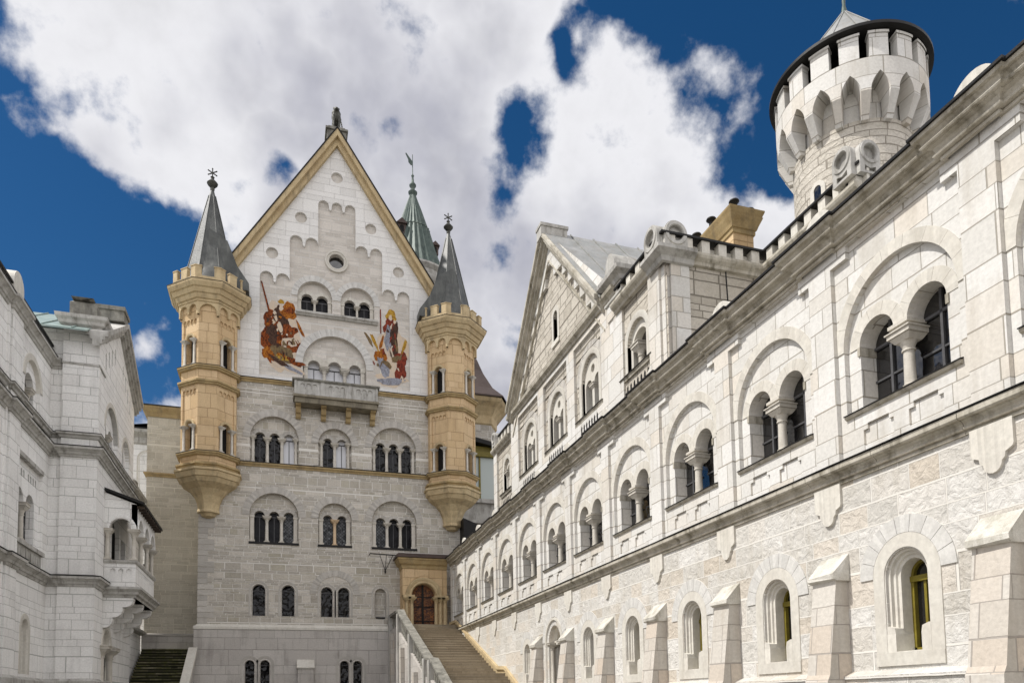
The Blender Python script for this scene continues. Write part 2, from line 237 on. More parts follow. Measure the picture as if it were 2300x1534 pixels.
M['glass'] = glass('dark_window_glass', (0.006, 0.006, 0.007), spec=0.5, ior=1.9)
M['glassdull'] = glass('leaded_glass', (0.012, 0.012, 0.014), rough=0.25, wave=0.08, spec=0.12)
M['glassblack'] = glass('black_window_glass', (0.007, 0.007, 0.008), rough=0.05, wave=0.25, spec=0.3)
M['paleglass'] = glass('green_grey_curtained_glass', (0.40, 0.45, 0.43), rough=0.2)
M['capstone'] = plain('worn_capstone', (0.62, 0.60, 0.55), (0.46, 0.44, 0.38), scale=3.0, bump=0.5, stain=(0.20, 0.185, 0.13), stain_amt=0.75)
M['curtain'] = glass('curtained_glass', (0.62, 0.63, 0.66), rough=0.25)
M['greyglass'] = glass('grey_blind_glass', (0.20, 0.19, 0.18), rough=0.2)
def leaded():
    mat, nt, P = new_mat('diamond_leaded_glass'); T = NT(nt)
    uv = T.n('ShaderNodeUVMap', uv_map='uv').outputs[0]
    mp = T.n('ShaderNodeMapping', {'Vector': uv, 'Rotation': (0, 0, math.radians(45)), 'Scale': (1, 1, 1)})
    br = T.n('ShaderNodeTexBrick', {'Vector': mp.outputs[0], 'Color1': (0.02, 0.022, 0.025, 1), 'Color2': (0.17, 0.18, 0.19, 1), 'Mortar': (0.004, 0.004, 0.004, 1), 'Scale': 1.0, 'Mortar Size': 0.012, 'Brick Width': 0.14, 'Row Height': 0.14})
    br.offset = 0.0
    T.L.new(br.outputs['Color'], P.inputs['Base Color']); P.inputs['Roughness'].default_value = 0.3; P.inputs['Specular IOR Level'].default_value = 0.15
    return mat
M['leaded'] = leaded()
def door_mat():
    mat, nt, P = new_mat('carved_oak_door'); T = NT(nt)
    uv = T.n('ShaderNodeUVMap', uv_map='uv').outputs[0]
    n = T.n('ShaderNodeTexNoise', {'Vector': uv, 'Scale': 5.0, 'Detail': 5.0, 'Roughness': 0.7, 'Distortion': 1.2})
    r = T.n('ShaderNodeMapRange', {'Value': n.outputs['Fac'], 'From Min': 0.45, 'From Max': 0.62})
    c = T.n('ShaderNodeMixRGB', {0: r.outputs[0], 1: (0.05, 0.016, 0.008, 1), 2: (0.30, 0.11, 0.025, 1)})
    T.L.new(c.outputs[0], P.inputs['Base Color']); P.inputs['Roughness'].default_value = 0.5
    bp = T.n('ShaderNodeBump', {'Height': n.outputs['Fac'], 'Distance': 0.05}); T.L.new(bp.outputs[0], P.inputs['Normal'])
    return mat
M['door'] = door_mat()
def paint(name, a, b):
    mat, nt, P = new_mat(name); T = NT(nt); uv = T.n('ShaderNodeUVMap', uv_map='uv').outputs[0]
    n = T.n('ShaderNodeTexNoise', {'Vector': T.n('ShaderNodeMapping', {'Vector': uv, 'Scale': (1.6, 0.9, 1)}).outputs[0], 'Scale': 4.0, 'Detail': 6.0, 'Roughness': 0.7, 'Distortion': 1.6})
    f = T.n('ShaderNodeMapRange', {'Value': n.outputs['Fac'], 'From Min': 0.42, 'From Max': 0.58})
    c = T.n('ShaderNodeMixRGB', {0: f.outputs[0], 1: rgba(b), 2: rgba(a)}); T.L.new(c.outputs[0], P.inputs['Base Color'])
    P.inputs['Roughness'].default_value = 0.9; P.inputs['Specular IOR Level'].default_value = 0.1
    return mat
M['p_rust'] = paint('rust_red_paint', (0.27, 0.07, 0.02), (0.055, 0.02, 0.012))
M['p_orange'] = paint('orange_paint', (0.40, 0.15, 0.025), (0.15, 0.04, 0.012))
M['p_dark'] = paint('dark_brown_paint', (0.09, 0.05, 0.035), (0.04, 0.025, 0.02))
M['p_cream'] = paint('cream_paint', (0.60, 0.48, 0.35), (0.50, 0.43, 0.36))
M['p_blue'] = paint('blue_grey_paint', (0.30, 0.31, 0.36), (0.18, 0.18, 0.20))
M['p_red'] = paint('deep_red_paint', (0.24, 0.05, 0.03), (0.10, 0.025, 0.018))
M['p_gold'] = paint('golden_paint', (0.48, 0.30, 0.05), (0.25, 0.13, 0.025))
M['p_olive'] = paint('olive_brown_paint', (0.20, 0.14, 0.07), (0.11, 0.08, 0.05))

# ------------------------------------------------------------------ geometry tools
class Frame:
    """wall frame: point(u, z, d) = origin + u*U + d*N, z up; N points outwards"""
    def __init__(s, o, U, N): s.o, s.U, s.N = o, U, N
    def __call__(s, u, z, d): return (s.o[0]+s.U[0]*u+s.N[0]*d, s.o[1]+s.U[1]*u+s.N[1]*d, z)
WORLD = Frame((0, 0), (1, 0), (0, 1))       # u = x, d = y
FR = Frame((10, 0), (0, 1), (-1, 0))        # right wing face, u = y
FF = Frame((0, 45), (1, 0), (0, -1))        # palace facade, u = x
FL = Frame((-9.8, 0), (0, 1), (1, 0))       # left building face, u = y
class MB:
    def __init__(s, fr=WORLD): s.fr = fr; s.v = []; s.f = []; s.jit = 0.007; s.sm = set()
    def add(s, pts): i = len(s.v); s.v += [s.fr(*p) for p in pts]; return list(range(i, i+len(pts)))
    def poly(s, pts): s.f.append(s.add(pts))
    def face(s, idx): s.f.append(idx)
    def box(s, u0, u1, z0, z1, d0, d1):
        a = s.add([(u0, z0, d0), (u1, z0, d0), (u1, z1, d0), (u0, z1, d0), (u0, z0, d1), (u1, z0, d1), (u1, z1, d1), (u0, z1, d1)])
        for q in ((0, 1, 2, 3), (4, 5, 6, 7), (0, 1, 5, 4), (2, 3, 7, 6), (1, 2, 6, 5), (0, 3, 7, 4)): s.f.append([a[i] for i in q])
    def prism(s, poly, d0, d1, front=True, back=True):
        n = len(poly); a = s.add([(u, z, d0) for u, z in poly]); b = s.add([(u, z, d1) for u, z in poly])
        for i in range(n): s.f.append([a[i], a[(i+1) % n], b[(i+1) % n], b[i]])
        if back: s.plate(poly, [], d0)
        if front: s.plate(poly, [], d1)
    def plate(s, outer, holes, d, hb=None, ob=None):
        # trapezoid strips between successive corners, even-odd rule (outline and holes alike)
        E = []
        for L in [outer]+holes:
            for i in range(len(L)):
                (x1, y1), (x2, y2) = L[i-1], L[i]
                if abs(x1-x2) > 1e-7: E.append((x1, y1, x2, y2) if x1 < x2 else (x2, y2, x1, y1))
        X = sorted({round(p[0], 6) for L in [outer]+holes for p in L})
        E.sort()
        for a, b in zip(X, X[1:]):
            if b-a < 2e-6: continue
            mid = (a+b)/2; cr = []
            for x1, y1, x2, y2 in E:
                if x1 > mid: break
                if x2 > mid:
                    k = (y2-y1)/(x2-x1); cr.append((y1+k*(mid-x1), y1+k*(a-x1), y1+k*(b-x1)))
            cr.sort()
            for lo, hi in zip(cr[::2], cr[1::2]):
                if hi[0]-lo[0] < 1e-6: continue
                if abs(hi[1]-lo[1]) < 1e-6: pts = [(a, lo[1], d), (b, lo[2], d), (b, hi[2], d)]
                elif abs(hi[2]-lo[2]) < 1e-6: pts = [(a, lo[1], d), (b, lo[2], d), (a, hi[1], d)]
                else: pts = [(a, lo[1], d), (b, lo[2], d), (b, hi[2], d), (a, hi[1], d)]
                s.f.append(s.add(pts))
        if hb is not None:
            for h in holes: s.band(h, d, hb)
        if ob is not None: s.band(outer, d, ob)
    def band(s, loop, d0, d1, closed=True):
        n = len(loop); a = s.add([(u, z, d0) for u, z in loop]); b = s.add([(u, z, d1) for u, z in loop])
        for i in range(n if closed else n-1): s.f.append([a[i], a[(i+1) % n], b[(i+1) % n], b[i]])
    def ring(s, cu, cz, r0, r1, d0, d1, n=11, a0=0.0, a1=180.0, gap=0.012, sub=3):
        """arch of separate wedge stones"""
        for k in range(n):
            b0 = a0+(a1-a0)*k/n+math.degrees(gap/r0)*0.5; b1 = a0+(a1-a0)*(k+1)/n-math.degrees(gap/r0)*0.5
            P = [math.radians(b0+(b1-b0)*j/sub) for j in range(sub+1)]
            inn = [(cu+r0*math.cos(t), cz+r0*math.sin(t)) for t in P]; out = [(cu+r1*math.cos(t), cz+r1*math.sin(t)) for t in P]
            for q in range(sub):
                A = [inn[q], inn[q+1], out[q+1], out[q]]
                i = s.add([(x, y, d1) for x, y in A]); s.f.append(i)
            loop = inn+out[::-1]; s.band(loop, d0, d1)
    def archmould(s, cu, cz, prof, n=24, a0=0, a1=180):
        """prof: [(r, d)] swept round an arch"""
        L = len(prof)
        rows = []
        for k in range(n+1):
            t = math.radians(a0+(a1-a0)*k/n); rows.append(s.add([(cu+r*math.cos(t), cz+r*math.sin(t), d) for r, d in prof]))
        for k in range(n):
            for j in range(L-1): s.f.append([rows[k][j], rows[k][j+1], rows[k+1][j+1], rows[k+1][j]]); s.sm.add(len(s.f)-1)
    def lathe(s, c, prof, n=16, a0=0.0, cap=True, smooth=True):
        """prof [(r, z)] about world axis at c=(x,y); ignores the frame"""
        rows = []
        for r, z in prof:
            i = len(s.v); s.v += [(c[0]+r*math.cos(a0+2*PI*k/n), c[1]+r*math.sin(a0+2*PI*k/n), z) for k in range(n)]; rows.append(i)
        for j in range(len(rows)-1):
            for k in range(n):
                s.f.append([rows[j]+k, rows[j]+(k+1) % n, rows[j+1]+(k+1) % n, rows[j+1]+k])
                if smooth: s.sm.add(len(s.f)-1)
        if cap:
            for j in (0, -1):
                if prof[j][0] > 1e-4: s.f.append([rows[j]+k for k in range(n)])
    def tube(s, p0, p1, r, n=8):
        p0 = Vector(p0); p1 = Vector(p1); ax = (p1-p0).normalized(); q = ax.orthogonal().normalized(); w = ax.cross(q)
        i = len(s.v)
        for p in (p0, p1):
            for k in range(n): a = 2*PI*k/n; s.v.append(tuple(p+q*r*math.cos(a)+w*r*math.sin(a)))
        for k in range(n): s.f.append([i+k, i+(k+1) % n, i+n+(k+1) % n, i+n+k]); s.sm.add(len(s.f)-1)
        s.f.append([i+k for k in range(n)]); s.f.append([i+n+k for k in range(n)])
    def sweep(s, path, prof, closed=False, caps=True):
        """moulding along a plan path [(x,y)] in world metres; prof [(out, z)]; outwards is to the right of travel"""
        Q = []                                  # long lengths get slightly uneven joints
        for i in range(len(path)):
            Q.append((path[i], 0.0, 0.0)); b = path[(i+1) % len(path)]
            if i == len(path)-1 and not closed: break
            a = Vector(path[i]); b = Vector(b); L = (b-a).length; k = int(L/0.95)
            if s.jit and k >= 2: Q += [(tuple(a.lerp(b, (j+rnd.uniform(-.2, .2))/k)), rnd.uniform(-s.jit, s.jit), rnd.uniform(-s.jit, s.jit)*.6) for j in range(1, k)]
        path = [q[0] for q in Q]
        n = len(path); rows = []
        for i in range(n):
            p = Vector(path[i])
            a = Vector(path[i-1]) if (i > 0 or closed) else None; b = Vector(path[(i+1) % n]) if (i < n-1 or closed) else None
            ns = []
            if a is not None: t = (p-a).normalized(); ns.append(Vector((t.y, -t.x)))
            if b is not None: t = (b-p).normalized(); ns.append(Vector((t.y, -t.x)))
            m = sum(ns, Vector((0, 0)))/len(ns); m = m/max(m.length_squared, 0.2)
            k = len(s.v); jo, jz = Q[i][1], Q[i][2]; s.v += [(p.x+m.x*(o+jo*(o > .02)), p.y+m.y*(o+jo*(o > .02)), z+jz*(o > .02)) for o, z in prof]; rows.append(k)
        L = len(prof)
        for i in range(n if closed else n-1):
            a, b = rows[i], rows[(i+1) % n]
            for j in range(L-1): s.f.append([a+j, a+j+1, b+j+1, b+j])
        if caps and not closed:
            for k in (rows[0], rows[-1]): s.f.append([k+j for j in range(L)])
    def column(s, u, z0, z1, d, r, cap=None):
        """romanesque column with base and cushion capital, axis at (u, d)"""
        x, y, _ = s.fr(u, 0, d); h = z1-z0; cap = cap or min(0.22*h, 3.2*r); b = 0.10*h if h < 2 else 0.18
        k = r*1.75
        s.box(u-k, u+k, z0, z0+b*0.45, d-k, d+k)
        s.lathe((x, y), [(k*0.95, z0+b*0.45), (k, z0+b*0.6), (r*1.25, z0+b*0.85), (r*1.3, z0+b), (r, z0+b*1.2), (r*0.9, z1-cap), (r*1.15, z1-cap), (r*1.15, z1-cap*0.93), (r*0.95, z1-cap*0.9), (r*1.2, z1-cap*0.7), (r*1.75, z1-cap*0.42)], n=14)
        m = r*1.85; q = r*2.35
        i = s.add([(u-m*.8, z1-cap*.55, d-m*.8), (u+m*.8, z1-cap*.55, d-m*.8), (u+m*.8, z1-cap*.55, d+m*.8), (u-m*.8, z1-cap*.55, d+m*.8), (u-q*.9, z1-cap*.3, d-q*.9), (u+q*.9, z1-cap*.3, d-q*.9), (u+q*.9, z1-cap*.3, d+q*.9), (u-q*.9, z1-cap*.3, d+q*.9)])
        for a in ((0, 1, 5, 4), (1, 2, 6, 5), (2, 3, 7, 6), (3, 0, 4, 7), (0, 1, 2, 3), (4, 5, 6, 7)): s.f.append([i[j] for j in a])
        s.box(u-q, u+q, z1-cap*.28, z1-cap*.06, d-q, d+q); s.box(u-q*1.12, u+q*1.12, z1-cap*.058, z1+0.002, d-q*1.12, d+q*1.12)
WORG = {}
def link(name, data, parent=None, org=(0, 0, 0)):
    o = bpy.data.objects.new(name, data); COL.objects.link(o)
    po = WORG[parent.name] if parent else (0, 0, 0)
    o.location = (org[0]-po[0], org[1]-po[1], org[2]-po[2]); WORG[o.name] = org
    if parent: o.parent = parent
    return o
def make(name, mb, mats, parent=None, org=None, cyl=None, label=None):
    if org is None: org = WORG[parent.name] if parent else (0, 0, 0)
    me = bpy.data.meshes.new(name)
    me.from_pydata([(x-org[0], y-org[1], z-org[2]) for x, y, z in mb.v], [], mb.f)
    lay = me.uv_layers.new(name='uv'); uvs = [0.0]*(2*len(me.loops))
    V = mb.v
    for p in me.polygons:
        n = p.normal; idx = [me.loops[li].vertex_index for li in p.loop_indices]
        if cyl:
            x0, y0, R = cyl; c = p.center; ca = math.atan2(c.y+org[1]-y0, c.x+org[0]-x0)
            for li, vi in zip(p.loop_indices, idx):
                x, y, z = V[vi]; a = math.atan2(y-y0, x-x0); a = ca+((a-ca+PI) % (2*PI)-PI)
                uvs[2*li] = a*R; uvs[2*li+1] = z
            continue
        if abs(n.z) > 0.8:
            for li, vi in zip(p.loop_indices, idx): uvs[2*li] = V[vi][0]; uvs[2*li+1] = V[vi][1]
        else:
            t = Vector((-n.y, n.x, 0)).normalized()
            if abs(t.x) > abs(t.y): t = t if t.x > 0 else -t
            else: t = t if t.y > 0 else -t
            for li, vi in zip(p.loop_indices, idx):
                x, y, z = V[vi]; uvs[2*li] = t.x*x+t.y*y+0.31*abs(n.x)*10; uvs[2*li+1] = z
    lay.data.foreach_set('uv', uvs)
    for i in mb.sm: me.polygons[i].use_smooth = True
    for a, b, k in getattr(mb, 'ranges', []):
        for i in range(a, b): me.polygons[i].material_index = k
    if mb.sm: me.set_sharp_from_angle(angle=math.radians(42))
    for m_ in (mats if isinstance(mats, (list, tuple)) else [mats]): me.materials.append(m_)
    o = link(name, me, parent, org)
    if label: o['label'] = label
    return o
def thing(name, label, cat, org=(0, 0, 0), group=None):
    o = link(name, None, None, org); o.empty_display_size = 0.5
    o['label'] = label; o['category'] = cat
    if group: o['group'] = group
    return o
def tag(o, label, cat, group=None):
    o['label'] = label; o['category'] = cat
    if group: o['group'] = group
    return o
def struct(o): o['kind'] = 'structure'; return o
def copy_part(o, parent, off):
    """copy a part and its sub-parts, shifted by off"""
    c = o.copy(); COL.objects.link(c); c.parent = parent
    c.location = (o.location.x+off[0], o.location.y+off[1], o.location.z+off[2])
    w = WORG[o.name]; WORG[c.name] = (w[0]+off[0], w[1]+off[1], w[2]+off[2])
    for ch in [x for x in COL.objects if x.parent == o]:
        k = ch.copy(); COL.objects.link(k); k.parent = c
        w = WORG[ch.name]; WORG[k.name] = (w[0]+off[0], w[1]+off[1], w[2]+off[2])
    return c
def arch(cu, z0, hw, zs, n=14, pointed=False):
    L = [(cu-hw, z0), (cu-hw, zs)]
    for k in range(1, n): t = PI-PI*k/n; L.append((cu+hw*math.cos(t), zs+hw*math.sin(t)))
    return L+[(cu+hw, zs), (cu+hw, z0)]
def archw(cu, hw, z0, zs, n=14): return arch(cu, z0, hw, zs, n)
def arcade_hole(ops, z0, zs, n=12):
    """one opening of several arches standing on columns: ops [(centre, half width)]"""
    P = [(ops[0][0]-ops[0][1], z0)]
    for c, w in ops: P += [(c+w*math.cos(t), zs+w*math.sin(t)) for t in [PI-PI*k/n for k in range(n+1)]]
    return P+[(ops[-1][0]+ops[-1][1], z0)]
def circ(cu, cz, r, n=24): return [(cu+r*math.cos(2*PI*k/n), cz+r*math.sin(2*PI*k/n)) for k in range(n)]
def rect(u0, u1, z0, z1): return [(u0, z0), (u1, z0), (u1, z1), (u0, z1)]
def corbel_edge(u0, u1, z, n, r=None, cw=0.16, right=False):
    """points of an arched frieze running from u0 to u1 whose arches crown at z"""
    w = (u1-u0-cw*(n-1))/n; r = w/2; P = []
    for k in range(n):
        c = u0+k*(w+cw)+r
        for j in range(0, 9): t = PI-PI*j/8; P.append((c+r*math.cos(t), z-r+r*math.sin(t)))
        h = min(0.12, r*0.45)
        if k < n-1: P += [(c+r, z-r-h), (c+r+cw*0.25, z-r-2*h), (c+r+cw*0.75, z-r-2*h), (c+r+cw, z-r-h)]
    return P

# ================================================================== THE PALACE (far, Y = 45)
GZ = -1.6
def solid_box_walls(m, x0, x1, y0, y1, z0, z1, skip=''):
    for key, q in (('s', [(x0, z0, y0), (x1, z0, y0), (x1, z1, y0), (x0, z1, y0)]), ('n', [(x0, z0, y1), (x1, z0, y1), (x1, z1, y1), (x0, z1, y1)]), ('w', [(x0, z0, y0), (x0, z0, y1), (x0, z1, y1), (x0, z1, y0)]), ('e', [(x1, z0, y0), (x1, z0, y1), (x1, z1, y1), (x1, z1, y0)]), ('t', [(x0, z1, y0), (x1, z1, y0), (x1, z1, y1), (x0, z1, y1)])):
        if key not in skip: m.poly(q)
pal = thing('palace', 'grey stone palace with steep ochre-edged gable, wall paintings and two yellow corner turrets', 'palace', (3.17, 45, GZ))
PX0, PX1, PC = -4.61, 10.95, 3.2
low_w = []   # blind arches of the lower storeys: (c, hw, z0, zs, openings, style)
for z0, zs, oz in ((14.47, 15.98, 16.12), (9.68, 11.26, 11.30)):
    low_w += [(-0.46, 1.40, z0, zs, [(-1.30, .30), (-0.46, .30), (0.38, .30)], oz, 'r'), (3.09, 1.0, z0, zs-.02 if z0 > 12 else 11.28, [(2.66, .28), (3.52, .28)], oz, 'r'), (6.73, 1.40, z0, zs, [(5.89, .30), (6.73, .30), (7.57, .30)], oz, 'r')]
small = [(-1.30, .40, 5.25, 6.76), (0.36, .40, 5.25, 6.76), (2.60, .38, 5.25, 6.74), (3.60, .38, 5.25, 6.74), (5.83, .38, 5.25, 6.74)]
base_w = [(-1.77, .30, -0.4, 2.36), (-0.93, .30, -0.4, 2.36), (3.63, .30, -0.4, 2.32), (4.40, .30, -0.4, 2.32)]
m = MB(FF)
holes = [arch(c, z0, hw, zs) for c, hw, z0, zs, *_ in low_w] + [archw(*a) for a in small]
m.plate(rect(PX0, PX1, 4.4, 19.5), holes, 0.0, hb=-0.30)
make('front_wall', m, M['facade'], pal)
# side walls and back
m = MB(); solid_box_walls(m, PX0, PX1, 45.0, 84, GZ, 23.3, skip='st')
make('side_wall', m, M['facade'], pal)
# plinth
m = MB(FF)
m.plate(rect(-4.80, 11.1, GZ, 4.42), [archw(*a) for a in base_w], 0.22, hb=-0.35)
m.poly([(-4.80, GZ, .22), (-4.80, 4.42, .22), (-4.80, 4.42, -3.4), (-4.80, GZ, -3.4)])
make('plinth', m, M['plinth'], pal)
m = MB(FF); m.sweep([(-4.80, 48.4), (-4.80, 44.78), (11.1, 44.78)], [(0, 4.42), (.03, 4.42), (.03, 4.56), (-.2, 4.74)])
make('plinth_coping', m, M['cream'], pal)
# quoins on the left corner
m = MB(FF)
for i in range(22):
    z = 4.75+i*.66
    if z > 18.8: break
    m.box(PX0-.03, PX0+(.85 if i % 2 else .5), z+.01, z+.31, -.4, .022); m.box(PX0-.03, PX0+(.5 if i % 2 else .85), z+.34, z+.64, -.4, .022)
make('quoins', m, M['vous'], pal)
# upper wall with the stepped blind recess
rec = [(-1.37, 19.9)]+corbel_edge(-1.37, .37, 26.45, 2)+corbel_edge(.37, 2.07, 29.05, 2)+corbel_edge(2.07, 4.37, 31.65, 3)+corbel_edge(4.37, 6.05, 29.05, 2)+corbel_edge(6.05, 7.8, 26.45, 2)+[(7.8, 19.9)]
discs = [(3.22, 33.3), (1.03, 30.25), (5.34, 30.3), (-.67, 27.65), (7.09, 27.7)]
gab = [(PX0, 19.5), (PX0, 35.3-1.53*(3.22-PX0)), (3.22, 35.3), (PX1, 35.3-1.53*(PX1-3.22)), (PX1, 19.5)]
m = MB(FF); m.plate(gab, [rec]+[circ(x, z, .36, 20) for x, z in discs], 0.0, hb=-0.17)
make('gable_wall', m, M['facade_top'], pal)
up_w = [(1.88, 1.05, 24.35, 25.27, [(1.42, .36), (2.34, .36)], 25.22), (4.50, 1.05, 24.35, 25.27, [(4.04, .36), (4.96, .36)], 25.22)]
tri = (3.10, 1.93, 18.9, 21.0, [(1.85, .38), (3.10, .42), (4.35, .38)], 20.98)
m = MB(FF)
m.plate([(-1.6, 19.6), (-1.6, 26.6), (.2, 26.7), (.2, 29.2), (1.9, 29.3), (1.9, 31.9), (4.5, 31.9), (4.5, 29.2), (6.2, 29.2), (6.2, 26.7), (8, 26.6), (8, 19.6)], [arch(c, z0, hw, zs, 20) for c, hw, z0, zs, *_ in up_w]+[circ(3.2, 27.84, .47)]+[[(1.17, 19.6)]+arch(tri[0], 19.6, tri[1], 21.0, 22)[1:-1]+[(5.03, 19.6)]], -0.17, hb=-0.5)
make('gable_recess', m, M['facade_mid'], pal)
for x, z in discs: m = MB(FF); m.plate(circ(x, z, .40, 20), [], -.165); make('blind_roundel', m, M['facade_mid'], pal)
# arch stones
def arch_ring(c, z, r0, r1, n, d0, d1, mat, parent=pal, fr=FF, name='arch_ring'):
    m = MB(fr); m.ring(c, z, r0, r1, d0, d1, n=n); return make(name, m, mat, parent)
for c, hw, z0, zs, op, oz, st in low_w: arch_ring(c, zs, hw, hw+.42, 13 if hw > 1.2 else 11, -.28, .03 if hw > 1.2 else .036, M['vous'])
for c, hw, z0, zs, op, oz in up_w: arch_ring(c, zs, hw, hw+.36, 12, -.45, -.13 if c < 3 else -.135, M['vouswhite'])
arch_ring(3.10, 21.0, 1.93, 2.38, 19, -.45, -.13, M['vouswhite'])
arch_ring(3.10, 6.62, 1.12, 1.50, 13, -.2, .03, M['vous'])
m = MB(FF); m.archmould(3.2, 27.84, [(.47, -.5), (.47, -.11), (.53, -.08), (.58, -.11), (.62, -.05), (.72, -.05), (.74, -.17)], n=40, a1=360)
oc = make('oculus', m, M['cream'], pal)
m = MB(FF); m.plate(circ(3.2, 27.84, .5), [], -.48); make('pane', m, M['glass'], oc)
# windows
def win_group(parent, fr, c, hw, z0, zs, ops, oz, dt, dp, tymp, ring_mat, col_mat, pane_mats, colr=.085, side=True, sill=None, ringw=.2, cz=None, edge_r=None):
    m = MB(fr)
    m.plate(arch(c, z0, hw+.02, zs, 20), [arcade_hole(ops, z0, oz)], dt, hb=dp)
    w = make('window', m, tymp, parent)
    m = MB(fr)
    for i, (u, o) in enumerate(ops): m.ring(u, oz, o, o+ringw, dt-.1, dt+.022+.005*(i % 2), n=5, gap=.006)
    make('arch_ring', m, ring_mat, w)
    for i, (u, o) in enumerate(ops):
        m = MB(fr); pm = pane_mats[i % len(pane_mats)]
        g = (ops[1][0]-ops[0][0])/2-.002 if len(ops) > 1 else o+.03; m.plate(arch(u, z0, g, oz, 10), [], dp+.05); make('pane', m, pm, w)
        m = MB(fr); m.box(u-o, u+o, oz-.03, oz+.03, dp+.055, dp+.10); m.box(u-.02, u+.02, z0, oz, dp+.055, dp+.09); make('glazing_bar', m, M['greyframe'], w)
    us = [(ops[i][0]+ops[i+1][0])/2 for i in range(len(ops)-1)]
    for u in us:
        m = MB(fr); m.column(u, z0, (cz or oz), dt-.12, colr); m.box(u-.13, u+.13, oz-.09, oz+.004, dp+.06, dt-.13); make('column', m, col_mat[0] if not isinstance(col_mat[0], list) else col_mat[0][us.index(u) % 2], w)
    if side:
        for u in (ops[0][0]-ops[0][1]-.10, ops[-1][0]+ops[-1][1]+.10):
            m = MB(fr)
            if edge_r: m.column(u, z0, (cz or oz), dt+.06, edge_r)
            else:
                m.box(u-.12, u+.10, z0, (cz or oz)-.12, dt, dt+.10); m.box(u-.15, u+.13, (cz or oz)-.12, (cz or oz), dt, dt+.13); m.box(u-.17, u+.15, z0, z0+.14, dt, dt+.14)
            make('jamb', m, col_mat[-1], w)
    if sill is not None:
        m = MB(fr); m.box(c-hw-.03, c+hw+.03, z0-.14, z0-.003, dt, sill); make('sill', m, M['blackmetal'], w)
    return w
pan = {0: [M['glassblack'], M['glassblack'], M['curtain']], 1: [M['glassblack'], M['curtain']], 2: [M['glassblack']]*3, 3: [M['glassdull'], M['glassdull'], M['leaded']], 4: [M['leaded'], M['leaded']], 5: [M['leaded'], M['glassdull'], M['glassdull']]}
for i, (c, hw, z0, zs, op, oz, st) in enumerate(low_w):
    win_group(pal, FF, c, hw, z0, zs, op, oz, -.26, -.62, M['facade'], M['vous'], [M['column'] if i < 3 else ([M['columnwarm'], M['columnwarm']] if i == 4 else M['column']), M['column']], pan[i], sill=.04 if i > 2 else None, colr=.10, edge_r=.08 if i < 3 else None)
for i, (c, hw, z0, zs, op, oz) in enumerate(up_w):
    win_group(pal, FF, c, hw, z0, zs, op, oz, -.42, -.75, M['facade_mid'], M['cream'], [M['column']], [M['glassdull']], colr=.08)
c, hw, z0, zs, op, oz = tri
win_group(pal, FF, c, hw, z0, zs, op, oz, -.42, -.9, M['facade_mid'], M['cream'], [M['column']], [M['curtain']], colr=.12, ringw=.3)
def small_win(parent, fr, c, hw, z0, zs, d, dp, pane, frame=.16, fm=None, blind=False):
    m = MB(fr)
    m.archmould(c, zs, [(hw-.05, dp), (hw-.05, d-.02), (hw-.02, d+.02), (hw+.02, d-.01), (hw+frame*.45, d+.012), (hw+frame, d+.012), (hw+frame, d-.1)], n=20)
    for s in (-1, 1):
        P = [(hw-.05, dp), (hw-.05, d-.02), (hw-.02, d+.02), (hw+.02, d-.01), (hw+frame*.45, d+.012), (hw+frame, d+.012), (hw+frame, d-.1)]
        for j in range(len(P)-1): m.poly([(c+s*P[j][0], z0, P[j][1]), (c+s*P[j+1][0], z0, P[j+1][1]), (c+s*P[j+1][0], zs, P[j+1][1]), (c+s*P[j][0], zs, P[j][1])])
    w = make('window', m, fm or M['cream'], parent)
    m = MB(fr); m.plate(arch(c, z0, hw, zs, 12), [], dp+.02); make('pane', m, pane, w)
    if not blind:
        m = MB(fr); m.box(c-hw, c+hw, z0, z0+.05, dp, dp+.08); m.box(c-hw, c+hw, zs-.02, zs+.03, dp+.02, dp+.07); make('glazing_bar', m, M['greyframe'], w)
    return w
for i, a in enumerate(small): small_win(pal, FF, *a, 0.0, -.34 if i < 4 else -.3, M['glassblack'] if i < 4 else M['facade'], fm=M['vous'], blind=i == 4)
for a in base_w: small_win(pal, FF, *a, 0.22, -.3, M['glassblack'], frame=.22, fm=M['vous'])
# string courses
def course(m, path, z, out, h, closed=False): m.sweep(path, [(-.02, z), (out*.35, z), (out*.45, z+h*.3), (out*.85, z+h*.55), (out, z+h*.6), (out, z+h*.92), (-.02, z+h)], closed)
for z0_, xs in ((19.36, [(PX0, .6), (5.7, PX1)]), (14.2, [(PX0, PX1)])):
    for a, b in xs:
        m = MB(); course(m, [(a, 45), (b, 45)], z0_, .16, .24); make('string_course', m, M['sandtrim'], pal)
        m = MB(); m.sweep([(a, 45), (b, 45)], [(0, z0_+.24), (.19, z0_+.235), (.19, z0_+.265), (0, z0_+.29)]); make('course_flashing', m, M['blackmetal'], pal)
m = MB(FF); m.sweep([(.75, 45.17), (5.75, 45.17)], [(0, 24.0), (.12, 24.02), (.2, 24.12), (.26, 24.14), (.26, 24.27), (0, 24.33)])
make('string_course', m, M['trimgrey'], pal)
